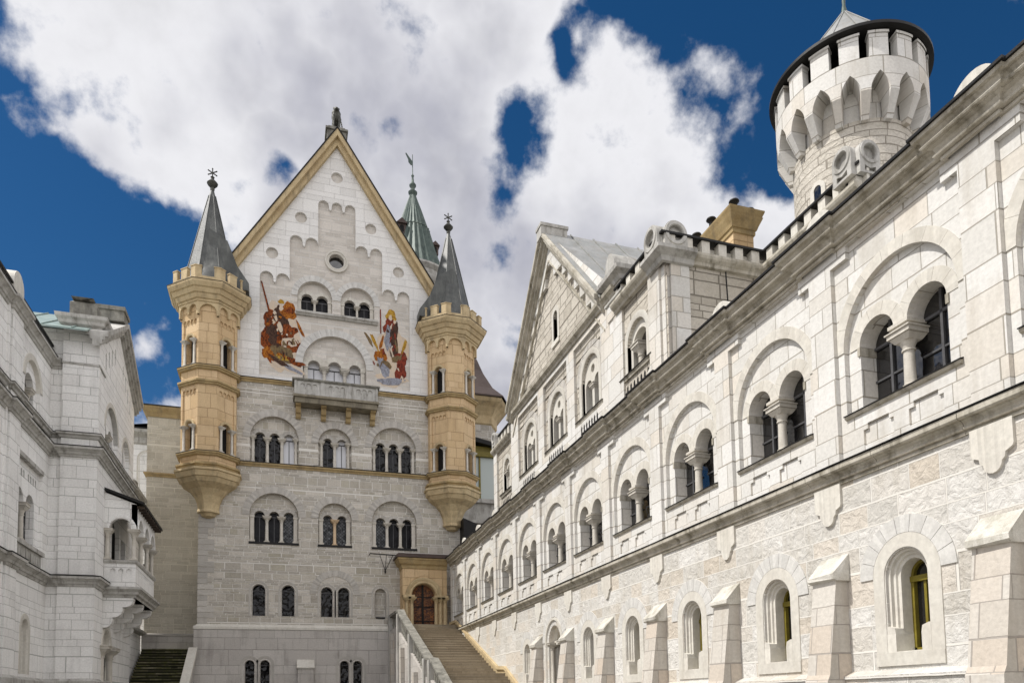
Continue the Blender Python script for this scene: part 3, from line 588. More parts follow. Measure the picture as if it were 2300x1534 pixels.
# gable coping
for s in (-1, 1):
    X = lambda w: 3.22+s*w
    m = MB(FF)
    for (ta, tb, da, db) in ((36.28, 35.78, -.5, .46), (35.78, 35.30, -.1, .26)):
        e = 6.52
        m.prism([(X(0), ta), (X(e+.18), ta-1.53*(e+.18)), (X(e), tb-1.53*e), (X(0), tb)], da, db)
    m.prism([(X(0), 35.86), (X(6.6), 35.86-1.53*6.6), (X(6.6), 35.80-1.53*6.6), (X(0), 35.80)], .2, .50)
    make('gable_coping', m, M['sandpale'], pal)
    m = MB(FF); m.prism([(X(0), 36.40), (X(6.75), 36.40-1.53*6.75), (X(6.7), 36.29-1.53*6.7), (X(0), 36.29)], -.8, .52)
    make('coping_flashing', m, M['blackmetal'], pal)
m = MB()
for s in (-1, 1):
    a = [(3.22, 35.9, 45.5), (3.22, 35.9, 84.3), (3.22+s*8.1, 35.9-1.53*8.1, 84.3), (3.22+s*8.1, 35.9-1.53*8.1, 45.5)]
    m.poly(a)
m.poly([(PX0, 23.3, 84), (PX1, 23.3, 84), (3.22, 35.8, 84)])
make('roof', m, M['spire'], pal)
m = MB(FF); m.box(2.62, 3.82, 34.9, 36.55, -1.5, -.1); m.box(2.52, 3.92, 36.55, 36.68, -1.6, 0.0); m.box(2.70, 3.74, 36.68, 36.86, -1.42, -.16)
make('ridge_pedestal', m, M['oldstone'], pal)
# balcony
m = MB(FF); y0b = 1.0
m.prism([(.60, 18.38), (5.66, 18.38), (5.66, 18.52), (.60, 18.52)], -.1, y0b+.06)
m.box(.68, 5.58, 18.06, 18.38, -.1, y0b-.05)
bal = make('balcony', m, M['trimdark'], pal)
for (a, b, c_, d_) in ((.66, 5.60, y0b-.16, y0b),):
    m = MB(FF); n = 4
    xs = [.66+(5.60-.66)*k/3 for k in range(4)]
    hl = []
    for k in range(3):
        u0, u1 = xs[k]+.32, xs[k+1]-.32
        hl.append([(u0, 18.62)]+corbel_edge(u0, u1, 19.22, 3, cw=.05)+[(u1, 18.62)])
    m.plate(rect(a, b, 18.52, 19.36), hl, d_, hb=d_-.06); m.plate(rect(a, b, 18.52, 19.36), [], d_-.06)
    m.plate(rect(a, b, 18.52, 19.36), [], d_-.16)
    for k in range(4): m.box(xs[k]-(.0 if k == 0 else .12), xs[k]+(.0 if k == 3 else .12), 18.53, 19.35, d_, d_+.05)
    m.box(a, a+.14, 18.52, 19.36, -.1, c_); m.box(b-.14, b, 18.52, 19.36, -.1, c_)
    make('parapet', m, M['trimgrey'], bal)
m = MB(); m.sweep([(.60, 45), (.60, 43.94), (5.66, 43.94), (5.66, 45)], [(-.2, 19.362), (.03, 19.362), (.07, 19.42), (.07, 19.48), (-.2, 19.50)]); make('handrail', m, M['oldstone'], bal)
for k in range(4):
    u = .9+(5.36-.9)*k/3; m = MB(FF)
    P = [(0, 17.35), (.12, 17.33), (.22, 17.42), (.26, 17.6), (.42, 17.62), (.5, 17.75), (.52, 17.95), (.72, 17.97), (.8, 18.06), (0, 18.06)]
    a = m.add([(u-.15, z, d) for d, z in P]); b = m.add([(u+.15, z, d) for d, z in P]); L = len(P)
    for i in range(L): m.f.append([a[i], a[(i+1) % L], b[(i+1) % L], b[i]])
    m.f.append(a); m.f.append(b)
    make('bracket', m, M['sandtrim'], bal)
# wall paintings: generic groups of draped figures in the same place and colours
def blob(cx, cz, rx, rz, rot=0, n=22, j=.16, seed=0):
    r = random.Random(seed); P = []
    ph = [r.uniform(0, 6.28) for _ in range(4)]
    for k in range(n):
        t = 2*PI*k/n; q = 1+j*math.sin(3*t+ph[0])+j*.7*math.sin(5*t+ph[1])+j*.45*math.sin(9*t+ph[2])
        x, z = rx*q*math.cos(t), rz*q*math.sin(t); P.append((cx+x*math.cos(rot)-z*math.sin(rot), cz+x*math.sin(rot)+z*math.cos(rot)))
    return P
def mural(label, layers, d=-.17):
    m = MB(FF); m.ranges = []; mats = []
    for i, (mt, P) in enumerate(layers):
        if mt not in mats: mats.append(mt)
        a = len(m.f); m.plate(P, [], d+.004+i*.0006); m.ranges.append((a, len(m.f), mats.index(mt)))
    return make('wall_painting', m, [M[x] for x in mats], pal, label=label)
A = []
A.append(('p_cream', blob(.1, 22.4, 1.25, 2.0, 0, 40, .09, 3)))
A.append(('p_cream', blob(.55, 20.72, 1.1, .34, -.35, 30, .14, 4)))
for (x, z, a, b, r, mt, sd_) in [
    (-.55, 21.9, .72, 1.0, .2, 'p_rust', 1), (.15, 23.5, .55, .85, .3, 'p_dark', 2), (.62, 24.0, .55, .52, 0, 'p_orange', 5), (-.75, 23.4, .32, .6, -.3, 'p_rust', 6),
    (.5, 22.75, .72, .42, .2, 'p_rust', 7), (-.35, 22.7, .62, .42, .5, 'p_dark', 8), (1.0, 21.9, .62, .42, .3, 'p_rust', 9), (.15, 21.35, 1.05, .46, -.25, 'p_olive', 10),
    (.9, 22.1, .28, .26, 0, 'p_cream', 11), (.95, 22.1, .15, .15, 0, 'p_olive', 12), (-.8, 21.3, .45, .34, -.5, 'p_orange', 13), (.25, 21.15, .5, .17, -.2, 'p_gold', 14),
    (1.15, 20.95, .62, .2, -.25, 'p_rust', 15), (.1, 24.15, .14, .22, 0, 'p_cream', 16), (.1, 24.5, .22, .13, 0, 'p_gold', 17), (.02, 22.95, .16, .42, .4, 'p_cream', 18),
    (.72, 24.05, .3, .2, .2, 'p_rust', 19), (1.45, 23.0, .55, .10, -1.05, 'p_orange', 20), (.85, 20.55, .8, .12, -.35, 'p_blue', 21), (-.05, 20.9, .7, .14, -.4, 'p_dark', 22),
    (-.3, 23.6, .12, .35, .3, 'p_cream', 23), (-.45, 22.1, .3, .3, 0, 'p_dark', 24), (-.15, 20.3+.35, .5, .08, -.5, 'p_cream', 25)]:
    A.append((mt, blob(x, z, a, b, r, 26, .13, sd_)))
rq = random.Random(99)
for i in range(34):
    t = rq.uniform(0, 6.28); q = rq.random()**.6; x, z = .1+1.1*q*math.cos(t), 22.5+1.75*q*math.sin(t)
    A.append((rq.choice(['p_dark', 'p_rust', 'p_dark', 'p_olive', 'p_cream', 'p_orange']), blob(x, z, rq.uniform(.07, .26), rq.uniform(.03, .09), rq.uniform(-1.4, 1.4), 16, .2, 200+i)))
A.append(('p_rust', [(-1.33, 25.6), (-1.22, 25.55), (-.55, 23.5), (-.68, 23.45)]))
A = [(mt, [(max(-1.3+(u+1.3)*.84, -1.34), 20.3+(z-20.3)*1.05) for u, z in P]) for mt, P in A]
mural('faded outdoor wall painting of a rust red rider-like figure above clouds', A)
B_ = []
B_.append(('p_cream', blob(6.75, 22.0, .95, 1.35, 0, 40, .1, 31)))
B_.append(('p_cream', blob(6.6, 20.5, .95, .38, .05, 30, .14, 32)))
B_.append(('p_gold', blob(6.62, 24.05, .33, .36, 0, 20, .1, 33)))
for (x, z, a, b, r, mt, sd_) in [
    (6.55, 23.4, .42, .5, 0, 'p_red', 34), (6.5, 22.7, .3, .75, .05, 'p_blue', 35), (6.8, 22.55, .22, .75, .2, 'p_dark', 36), (6.9, 23.3, .18, .45, -.1, 'p_dark', 37), (6.58, 23.95, .11, .16, 0, 'p_cream', 38), (6.85, 23.75, .09, .1, 0, 'p_cream', 39),
    (5.95, 21.75, .42, .38, -.4, 'p_orange', 40), (6.15, 21.1, .28, .55, .5, 'p_blue', 41), (5.82, 22.15, .1, .13, 0, 'p_cream', 42), (5.55, 22.5, .1, .5, .5, 'p_gold', 43), (6.0, 22.5, .09, .42, -.3, 'p_orange', 44), (5.2, 22.6, .09, .45, .6, 'p_olive', 45),
    (7.25, 21.75, .4, .4, .3, 'p_red', 46), (7.2, 21.05, .34, .62, -.15, 'p_red', 47), (7.15, 22.15, .1, .13, 0, 'p_cream', 48), (7.45, 22.45, .1, .42, -.35, 'p_gold', 49), (6.95, 22.4, .08, .36, .25, 'p_olive', 50),
    (6.9, 21.7, .3, .16, .5, 'p_olive', 51), (6.6, 20.42, .85, .2, .1, 'p_blue', 52), (6.35, 21.35, .35, .14, -.6, 'p_olive', 53)]:
    B_.append((mt, blob(x, z, a, b, r, 24, .12, sd_)))
for i in range(26):
    cx_, cz_ = rq.choice([(6.6, 23.0), (6.0, 21.5), (7.2, 21.5), (6.7, 22.3)]); x, z = cx_+rq.gauss(0, .16), cz_+rq.gauss(0, .38)
    B_.append((rq.choice(['p_dark', 'p_red', 'p_blue', 'p_cream', 'p_olive']), blob(x, z, rq.uniform(.03, .08), rq.uniform(.08, .24), rq.uniform(-.6, .6), 14, .2, 300+i)))
B_.append(('p_red', [(5.92, 23.0), (5.99, 23.0), (5.97, 24.35), (5.90, 24.35)]))
B_ = [(mt, [(min(u, 7.77), 20.15+(z-20.15)*1.19) for u, z in P]) for mt, P in B_]
mural('faded outdoor wall painting of three draped figures in red, orange and blue grey', B_)
# corner turrets
def octp(h, c): return [(c[0]+a*h, c[1]+b*h) for a, b in ((.34, -1), (1, -.4), (1, .4), (.34, 1), (-.34, 1), (-1, .4), (-1, -.4), (-.34, -1))]
def turret(c, label):
    h = 1.49; P = octp(h, c)
    m = MB(); m.jit = 0; wins = []
    for i in range(8):
        a, b = Vector(P[i]), Vector(P[(i+1) % 8]); U = (b-a).normalized(); L = (b-a).length
        fr = Frame((a.x, a.y), (U.x, U.y), (U.y, -U.x)); mm = MB(fr)
        if i in (0, 6, 2, 4):
            for (z0, z1, zp, zt, zw, za) in ((13.7, 18.45, 14.42, 18.05, 14.42, 15.92), (18.45, 23.3, 19.42, 22.2, 19.42, 20.95), ):
                pan_ = [(.14, zp)]+corbel_edge(.14, L-.14, zt, 4, cw=.04)+[(L-.14, zp)]
                mm.plate(rect(0, L, z0, z1), [pan_], 0, hb=-.07)
                mm.plate(rect(.05, L-.05, zp, zt+.05), [arch(L/2, zp, .29, za, 10)], -.07, hb=-.4)
                wins.append((fr, L, zw, za))
        else: mm.poly([(0, 13.7, 0), (L, 13.7, 0), (L, 23.3, 0), (0, 23.3, 0)])
        k = len(m.v); m.v += mm.v; m.f += [[k+j for j in f] for f in mm.f]
    t = make('corner_turret', m, M['sand'], pal, label=label)
    for fr, L, zw, za in wins:
        m = MB(fr); m.plate(arch(L/2, zw, .33, za, 10), [], -.36); make('pane', m, M['dark'], t)
        for s in (-1, 1):
            m = MB(fr); m.column(L/2+s*.37, zw, za, .02, .075); make('column', m, M['column'], t)
        m = MB(fr); m.archmould(L/2, za, [(.29, -.2), (.29, .0), (.33, .03), (.42, .03), (.44, -.07)], n=12); make('arch_ring', m, M['sandpale'], t)
    # ledges and corbel
    for z, o in ((18.30, .17), (13.48, .2)):
        m = MB(); m.sweep(P, [(-.02, z), (o*.6, z+.02), (o*.7, z+.1), (o*1.15, z+.14), (o*1.15, z+.24), (-.02, z+.34)], True); make('string_course', m, M['sandtrim'], t)
    for z in (19.28, 14.28):
        m = MB(); m.sweep(P, [(-.02, z-.12), (.12, z-.1), (.16, z), (.22, z+.02), (.22, z+.10), (-.02, z+.17)], True); make('string_course', m, M['sandtrim'], t)
        m = MB(); m.sweep(P, [(.0, z+.17), (.235, z+.10), (.235, z+.13), (.0, z+.2)], True); make('course_flashing', m, M['blackmetal'], t)
    m = MB()
    rows = [(1.56, 13.5), (1.80, 13.42), (1.80, 13.3), (1.72, 13.26), (1.72, 13.2), (1.66, 12.98), (1.58, 12.95), (1.45, 12.72), (1.05, 12.45), (.78, 12.1), (.62, 11.7), (.56, 11.35), (.60, 11.28), (.60, 11.18), (.42, 11.12), (.36, 10.98), (.1, 10.88)]
    ids = []
    for hh, z in rows: ids.append(len(m.v)); m.v += [(x, y, z) for x, y in octp(hh, c)]
    for j in range(len(rows)-1):
        for k in range(8): m.f.append([ids[j]+k, ids[j]+(k+1) % 8, ids[j+1]+(k+1) % 8, ids[j+1]+k])
    make('corbel', m, M['sandpale'], t)
    # cornice with arched frieze
    m = MB()
    P2 = octp(1.65, c)
    for i in range(8):
        a, b = Vector(P2[i]), Vector(P2[(i+1) % 8]); U = (b-a).normalized(); L = (b-a).length
        fr = Frame((a.x, a.y), (U.x, U.y), (U.y, -U.x)); mm = MB(fr)
        n = 1 if L < 1.25 else 2
        if L < 1.3: n = 2 if L > 1.25 else 1
        zb = 22.35
        edge = corbel_edge(.10, L-.10, 22.98, n, cw=.16)
        mm.prism([(0, 23.25), (0, zb)]+[(.10, zb)]+edge+[(L-.10, zb), (L, zb), (L, 23.25)], -.2, 0)
        k = len(m.v); m.v += mm.v; m.f += [[k+j for j in f] for f in mm.f]
    make('arched_frieze', m, M['sandpale'], t)
    m = MB(); m.sweep(octp(1.65, c), [(-.05, 23.1), (.05, 23.1), (.06, 23.22), (.14, 23.24), (.2, 23.38), (.22, 23.48), (.30, 23.5), (.38, 23.68), (.40, 23.74), (.48, 23.76), (.60, 23.96), (.62, 24.08), (.56, 24.14), (0, 24.3), (-.25, 24.3)], True); make('cornice', m, M['sandpale'], t)
    m = MB(); m.sweep(octp(1.65, c), [(.42, 24.17), (.64, 24.085), (.64, 24.11), (.42, 24.21)], True); make('cornice_flashing', m, M['blackmetal'], t)
    m = MB(); P3 = octp(1.97, c)
    m.sweep(P3, [(-.22, 24.1), (0, 24.1), (0, 24.44), (-.22, 24.44)], True, False)
    for i in range(8):
        a, b = Vector(P3[i]), Vector(P3[(i+1) % 8]); U = (b-a).normalized(); L = (b-a).length
        fr = Frame((a.x, a.y), (U.x, U.y), (U.y, -U.x)); mm = MB(fr)
        iv = [(0.0, .33), (L-.33, L)]
        if L > 1.6: iv += [(L/2-.24, L/2+.24)]
        for u0, u1 in iv: mm.box(u0, u1, 24.43, 25.0, -.21, .004); mm.box(u0-.03 if u0 > .1 else u0, u1+.03 if u1 < L-.1 else u1, 25.0, 25.05, -.23, .03)
        k = len(m.v); m.v += mm.v; m.f += [[k+j for j in f] for f in mm.f]
    make('battlement', m, M['sandpale'], t)
    m = MB(); m.lathe(c, [(1.82, 24.25), (1.52, 24.9), (1.27, 25.9), (.66, 28.6), (.20, 30.55), (.09, 30.95)], n=8, a0=PI/8, smooth=False)
    for k in range(8):
        a = PI/8+2*PI*k/8; q = [(1.53, 24.9), (1.28, 25.9), (.67, 28.6), (.21, 30.55)]
        for j in range(3): m.tube((c[0]+q[j][0]*math.cos(a), c[1]+q[j][0]*math.sin(a), q[j][1]), (c[0]+q[j+1][0]*math.cos(a), c[1]+q[j+1][0]*math.sin(a), q[j+1][1]), .03, 5)
    make('turret_roof', m, M['spire'], t)
    m = MB(); m.lathe(c, [(.10, 30.9), (.13, 31.0), (.12, 31.1), (.30, 31.32), (.32, 31.38), (.12, 31.62), (.08, 31.7), (.12, 31.78), (.03, 31.86), (.03, 32.1)], n=12)
    for k in range(6):
        a = PI/6+PI*k/3; m.tube((c[0], c[1], 32.06), (c[0]+.26*math.cos(a), c[1], 32.06+.26*math.sin(a)), .035, 6); m.lathe((c[0]+.27*math.cos(a), c[1]), [(0.001, 32.0+.27*math.sin(a)), (.05, 32.06+.27*math.sin(a)), (0.001, 32.12+.27*math.sin(a))], n=6)
    make('finial', m, M['bronze'], t)
    s = 1 if c[0] < 3 else -1
    m = MB(FF); q = [(c[0]-.1*s, 28.0), (c[0]+.95*s, 27.35), (c[0]+1.5*s, 25.9), (c[0]+2.15*s, 24.95), (c[0]+2.15*s, 24.5), (c[0]-.1*s, 24.5)]
    m.prism(q, -2.2, .95)
    make('roof_flank', m, M['spire'], t)
turret((-4.1, 45.0), 'left corner turret of yellow sandstone with lead spire')
turret((10.42, 45.0), 'right corner turret of yellow sandstone with lead spire')
# portal
YP = 1.05
m = MB(FF)
hole = arch(8.36, 4.6, .74, 6.55, 18)
m.plate([(7.05, 4.6), (7.05, 8.35), (9.82, 8.35), (9.82, 4.6)], [hole], YP, hb=YP-.55, ob=0)
m.plate([(7.35, 6.9), (7.35, 7.93)]+corbel_edge(7.35, 9.52, 7.98, 10, cw=.05)+[(9.52, 6.9)], [circ(8.36, 6.55, 1.2, 3)[:0] or arch(8.36, 6.9, .9, 6.9, 12)], YP+.03)
por = make('portal', m, M['sand'], pal)
m = MB(FF); m.ring(8.36, 6.55, .76, 1.12, YP-.5, YP+.04, n=13, gap=.004)
m.archmould(8.36, 6.55, [(.74, YP-.4), (.74, YP), (.80, YP+.08), (.88, YP+.08), (.90, YP+.05), (1.02, YP+.12), (1.12, YP+.12), (1.14, YP)], n=30); make('arch_ring', m, M['sandpale'], por)
m = MB(FF); m.box(7.05, 7.75, 6.42, 6.56, YP-.3, YP+.28); make('impost', m, M['sandpale'], por); m = MB(FF); m.box(8.98, 9.84, 6.42, 6.56, YP-.3, YP+.28); make('impost', m, M['sandpale'], por)
for u in (7.28, 7.60, 9.10, 9.38, 9.66):
    m = MB(FF); m.column(u, 4.6, 6.42, YP+.10, .10); make('column', m, M['sandpale'], por)
m = MB(FF); m.plate(arch(8.36, 4.6, .76, 6.55, 18), [], YP-.5); dr = make('door', m, M['door'], por)
m = MB(FF); m.box(8.30, 8.42, 4.6, 7.28, YP-.5, YP-.42)
for z in (5.0, 5.9, 6.5): m.box(7.62, 9.10, z, z+.05, YP-.5, YP-.45)
make('iron_strap', m, M['iron'], dr)
m = MB(); m.sweep([(7.05, 45), (7.05, 45-YP), (9.82, 45-YP)], [(0, 8.2), (.05, 8.22), (.08, 8.4), (.2, 8.5), (.3, 8.72), (.34, 8.74), (.34, 8.84), (0, 8.86)]); make('cornice', m, M['sandtrim'], por)
m = MB(FF); m.box(6.62, 9.98, 8.86, 8.98, -.1, YP+.42); m.prism([(6.62, 8.98), (9.98, 8.98), (9.9, 9.1), (6.75, 9.1)], -.1, YP+.36); make('canopy_roof', m, M['brownroof'], por)
# iron bracket beside the portal
m = MB(FF); m.tube(FF(5.15, 9.16, .5), FF(7.0, 9.1, .5), .035, 6); m.tube(FF(5.15, 9.16, .5), FF(5.15, 9.16, 0), .03, 6)
m.tube(FF(5.75, 9.1, .45), FF(6.13, 8.2, .06), .02, 5); m.tube(FF(6.55, 9.1, .45), FF(6.13, 8.2, .06), .02, 5); m.tube(FF(6.15, 9.1, .45), FF(6.13, 8.2, .06), .02, 5); m.lathe((6.13, 44.92), [(.001, 8.0), (.05, 8.1), (.05, 8.2), (.001, 8.28)], n=8)
make('iron_bracket', m, M['iron'], pal)
m = MB(FF); m.box(5.55, 6.12, 5.20, 5.3, -.25, .03); make('sill', m, M['blackmetal'], pal)
# low sloping-topped block against the plinth
m = MB(FF); m.box(.92, 1.80, GZ, 2.12, .22, .62)
blk = tag(make('stone_pier', m, M['plinth'], None, org=(1.36, 44.6, GZ)), 'short pale stone pier with sloping cap leaning on the palace plinth between window pairs', 'pier')
m = MB(FF); a = m.add([(.86, 2.12, .22), (1.86, 2.12, .22), (1.86, 2.12, .70), (.86, 2.12, .70), (.86, 2.66, .22), (1.86, 2.66, .22), (1.86, 2.2, .70), (.86, 2.2, .70)])
for q in ((0, 1, 2, 3), (4, 5, 6, 7), (2, 3, 7, 6), (0, 3, 7, 4), (1, 2, 6, 5)): m.f.append([a[i] for i in q])
make('cap', m, M['cream'], blk)
# side wing set back on the left
m = MB()
solid_box_walls(m, -8.0, PX0, 48.6, 70, GZ, 18.3, skip='e')
wing = thing('side_wing', 'plain grey stone wing set back left of the palace, ochre eaves moulding', 'wing', (-6.3, 48.6, GZ))
make('wall', m, M['wing'], wing)
m = MB(); m.sweep([(-8.0, 70), (-8.0, 48.6), (PX0, 48.6)], [(0, 18.0), (.06, 18.0), (.1, 18.2), (.3, 18.45), (.34, 18.5), (.34, 18.6), (0, 18.62)]); make('cornice', m, M['sandtrim'], wing)
m = MB(); m.sweep([(-8.0, 70), (-8.0, 48.6), (PX0, 48.6)], [(0, 18.62), (.38, 18.60), (.38, 18.66), (-2.0, 19.0)]); make('roof', m, M['blackmetal'], wing)
m = MB(); course(m, [(-8.0, 70), (-8.0, 48.6), (PX0, 48.6)], 14.2, .16, .26); make('string_course', m, M['sandtrim'], wing)
m = MB(); m.sweep([(-8.1, 60), (-8.1, 48.5), (PX0-.2, 48.5)], [(-.1, 3.3), (0, 3.3), (.0, 4.3), (.05, 4.32), (.05, 4.42), (-.15, 4.5)]); m.sweep([(-7.3, 48.46), (-5.6, 48.46)], [(-.06, 3.5), (.03, 3.5), (.03, 4.1), (-.06, 4.1)]); make('plinth', m, M['plinth'], wing)
# lion statue on the ridge pedestal
def lion():
    import bmesh
    bm = bmesh.new()
    def ball(x, y, z, rx, ry, rz, rot=0):
        mt = Matrix.Translation((x, y, z)) @ Matrix.Rotation(rot, 4, 'X') @ Matrix.Diagonal((rx, ry, rz, 1))
        bmesh.ops.create_icosphere(bm, subdivisions=2, radius=1, matrix=mt)
    ball(0, .35, .34, .34, .42, .34)                       # haunches
    ball(0, .12, .70, .28, .30, .46, .35)                  # trunk rising
    ball(0, -.10, 1.00, .31, .28, .36, .1)                 # chest and mane
    ball(0, -.14, 1.22, .30, .26, .26)                     # mane
    ball(0, -.28, 1.36, .19, .22, .19)                     # head
    ball(0, -.48, 1.30, .11, .13, .10)                     # muzzle
    for s in (-1, 1):
        ball(s*.16, -.2, 1.54, .06, .05, .09)              # ears
        ball(s*.17, -.26, .78, .11, .12, .42); ball(s*.17, -.30, .36, .085, .09, .34); ball(s*.18, -.38, .07, .11, .17, .075)
        ball(s*.30, .22, .30, .14, .34, .27); ball(s*.30, -.06, .09, .11, .26, .085)
    for k in range(10):
        t = k/9; ball(.30+.12*math.sin(t*3), .5+.05*t, .15+1.25*t, .055, .055, .10)
    ball(.30, .55, 1.45, .09, .08, .13)
    me = bpy.data.meshes.new('lion_statue'); bm.to_mesh(me); bm.free()
    o = link('lion_statue', me, None, (3.22, 45.75, 36.86)); me.materials.append(M['bronze'])
    r = o.modifiers.new('remesh', 'REMESH'); r.mode = 'VOXEL'; r.voxel_size = .035; r.use_smooth_shade = True
    sm = o.modifiers.new('smooth', 'SMOOTH'); sm.iterations = 3; sm.factor = .5
    tag(o, 'dark seated lion statue on the pedestal at the very top of the palace gable', 'statue')
lion()

# ================================================================== RIGHT WING (face X = 10)
def yb(k): return 10.86+3.36*k-0.0126*k*k
NB = range(-3, 11)
rw = thing('arcade_wing', 'long low cream stone wing with blind arcades running along the right side', 'wing', (10, 25, GZ))
YS, YE = 0.2, 43.75
# ground storey wall, arcade wall (with panels), recess layers
gw = []
for k in NB:
    c = yb(k)-1.37
    if k in (8, 9, 10): continue
    if k == 7: continue
    if k == 5: gw.append((c, .62, -.9, 2.25, 'door')); continue
    gw.append((c, .43 if k < 6 else .36, .70, 2.02, 'win'))
m = MB(FR)
m.plate(rect(YS, YE, .38, 4.1), [arch(c, max(z0, .38), hw, zs) if t == 'win' else [(c-hw, .38)]+arch(c, z0, hw, zs)[1:-1]+[(c+hw, .38)] for c, hw, z0, zs, t in gw], 0, hb=-.5)
make('ground_storey_wall', m, M['rustic'], rw)
m = MB(FR); m.plate(rect(YS, YE, GZ, .30), [], .16); m.sweep([(10, YE), (10, YS)], [(.16, .28), (.20, .28), (.20, .33), (0, .42)])
make('base_course', m, M['rustic'], rw)
def panel_poly(y0):
    a, b = y0-2.75, y0
    return [(a, 4.30), (a, 8.12), (a+.30, 8.12), (a+.30, 8.36), (b-.40, 8.36), (b-.40, 8.12), (b, 8.12), (b, 4.30)]
m = MB(FR); m.plate(rect(YS, YE, 4.28, 8.75), [[(u, max(z, 4.29)) for u, z in panel_poly(yb(k))] for k in NB if yb(k)-2.75 > YS+.1], 0, hb=-.09)
make('arcade_wall', m, M['ashlar'], rw)
kk = [k for k in NB if yb(k)-2.75 > YS+.1]
m = MB(FR); hs = []
for k in kk:
    c = yb(k)-1.37; hs.append(arch(c, 5.18, 1.21, 6.42, 22))
    for s in (-1, 1):
        q = c+s*.50; hs.append([(q-.34, 4.50), (q-.34, 4.80), (q-.24, 4.80), (q-.24, 4.90), (q+.24, 4.90), (q+.24, 4.80), (q+.34, 4.80), (q+.34, 4.50)])
m.plate(rect(YS, YE, 4.25, 8.5), hs, -.09, hb=-.19)
make('recessed_panel', m, M['ashlar'], rw)
for k in kk:
    c = yb(k)-1.37
    m = MB(FR); m.plate(rect(c-.95, c+.95, 4.45, 4.95), [], -.135); make('sill_panel', m, M['ashlar'], rw)
# wall body behind
m = MB(); m.poly([(10.9, GZ, YS), (10.9, GZ, YE), (10.9, 8.6, YE), (10.9, 8.6, YS)]); solid_box_walls(m, 10.0, 17, YS, YE, GZ, 8.7, skip='wtn')
make('rear_wall', m, M['ashlar'], rw)
# the bay window, then copies
k0 = 0; c = yb(k0)-1.37
m = MB(FR); m.plate(arch(c, 5.18, 1.23, 6.42, 22), [arcade_hole([(c-.53, .39), (c+.53, .39)], 5.2, 6.40, 14)], -.19, hb=-.62)
w0 = make('window', m, M['ashlar'], rw, org=(10, c, 5.2))
m = MB(FR)
for s in (-1, 1): m.ring(c+s*.53, 6.40, .39, .62, -.3, -.178+.003*s, n=5, gap=.004, a0=0 if s < 0 else 0)
make('arch_ring', m, M['cream'], w0)
m = MB(FR); m.ring(c, 6.42, 1.21, 1.44, -.2, -.078, n=9, gap=.005); make('arch_ring', m, M['cream'], w0)
for s in (-1, 1):
    m = MB(FR); m.plate(arch(c+s*.53, 5.2, .529, 6.40, 12), [], -.55); make('pane', m, M['glass'], w0)
    m = MB(FR); m.box(c+s*.53-.025, c+s*.53+.025, 5.2, 6.8, -.55, -.50); m.box(c+s*.53-.4, c+s*.53+.4, 6.36, 6.41, -.55, -.50); m.box(c+s*.53-.4, c+s*.53+.4, 5.75, 5.785, -.548, -.51); make('glazing_bar', m, M['greyframe'], w0)
m = MB(FR); m.column(c, 5.2, 6.27, -.34, .10, cap=.36); m.box(c-.17, c+.17, 6.30, 6.398, -.54, -.15); m.box(c-.21, c+.21, 6.34, 6.401, -.545, -.11); m.box(c-.14, c+.14, 6.24, 6.30, -.54, -.18); make('column', m, M['column'], w0)
for s in (-1, 1): m = MB(FR); m.box(c+s*.935-.03, c+s*.935+.03, 6.24, 6.40, -.6, -.16); make('impost', m, M['trim'], w0)
m = MB(); m.sweep([(10.19, c+1.22), (10.19, c-1.22)], [(0, 5.02), (.05, 5.03), (.06, 5.08), (.15, 5.12), (.17, 5.16), (0, 5.2)]); s_ = make('sill', m, M['trim'], w0)
m = MB(); m.sweep([(10.19, c+1.23), (10.19, c-1.23)], [(0, 5.22), (.18, 5.165), (.18, 5.185), (0, 5.24)]); make('sill_flashing', m, M['blackmetal'], w0)
for k in kk:
    if k != k0: copy_part(w0, rw, (0, yb(k)-yb(k0), 0))
# lower cornice
m = MB(); prof = [(0, 3.93), (.045, 3.93), (.045, 3.97), (.03, 3.975), (.03, 3.99), (.09, 4.0), (.10, 4.02), (.09, 4.045), (.075, 4.05), (.085, 4.09), (.13, 4.13), (.13, 4.14), (.19, 4.145), (.21, 4.17), (.21, 4.255), (.0, 4.32)]
ys = YE
while ys > YS:                       # built of separate moulding lengths with open joints
    y1 = max(ys-rnd.uniform(1.3, 2.2), YS); m.sweep([(10, ys), (10, y1+.012)], prof); ys = y1
make('lower_cornice', m, M['trim'], rw)
m = MB(); m.sweep([(10, YE), (10, YS)], [(0, 4.335), (.22, 4.268), (.235, 4.268), (.235, 4.285), (0, 4.36)]); make('cornice_flashing', m, M['blackmetal'], rw)
# upper cornice breaking forward over every pier
def cornice_path(off):
    P = [(10, YE)]
    for k in sorted(NB, reverse=True):
        yc = yb(k)+.30
        if yc+.5 > YE or yc-.5 < YS: continue
        P += [(10, yc+.45), (10-off, yc+.45), (10-off, yc-.45), (10, yc-.45)]
    return P+[(10, YS)]
cp = cornice_path(.07)
m = MB(); m.sweep(cp, [(-.02, 8.38), (.045, 8.38), (.045, 8.43), (.03, 8.435), (.03, 8.45), (.115, 8.455), (.125, 8.475), (.115, 8.50), (.09, 8.505), (.09, 8.53), (.12, 8.59), (.18, 8.62), (.18, 8.63), (.235, 8.635), (.25, 8.66), (.24, 8.685), (.215, 8.69), (.22, 8.72), (.26, 8.77), (.32, 8.78), (.33, 8.84), (-.02, 8.87)])
make('upper_cornice', m, M['trim'], rw)
m = MB(); m.sweep(cp, [(-.02, 8.875), (.33, 8.845), (.37, 8.845), (.37, 8.89), (-.1, 8.95)]); make('cornice_flashing', m, M['blackmetal'], rw)
m = MB(); m.poly([(10.08, 8.93, YS), (10.08, 8.93, YE), (17, 9.3, YE), (17, 9.3, YS)]); make('roof', m, M['zinc'], rw)
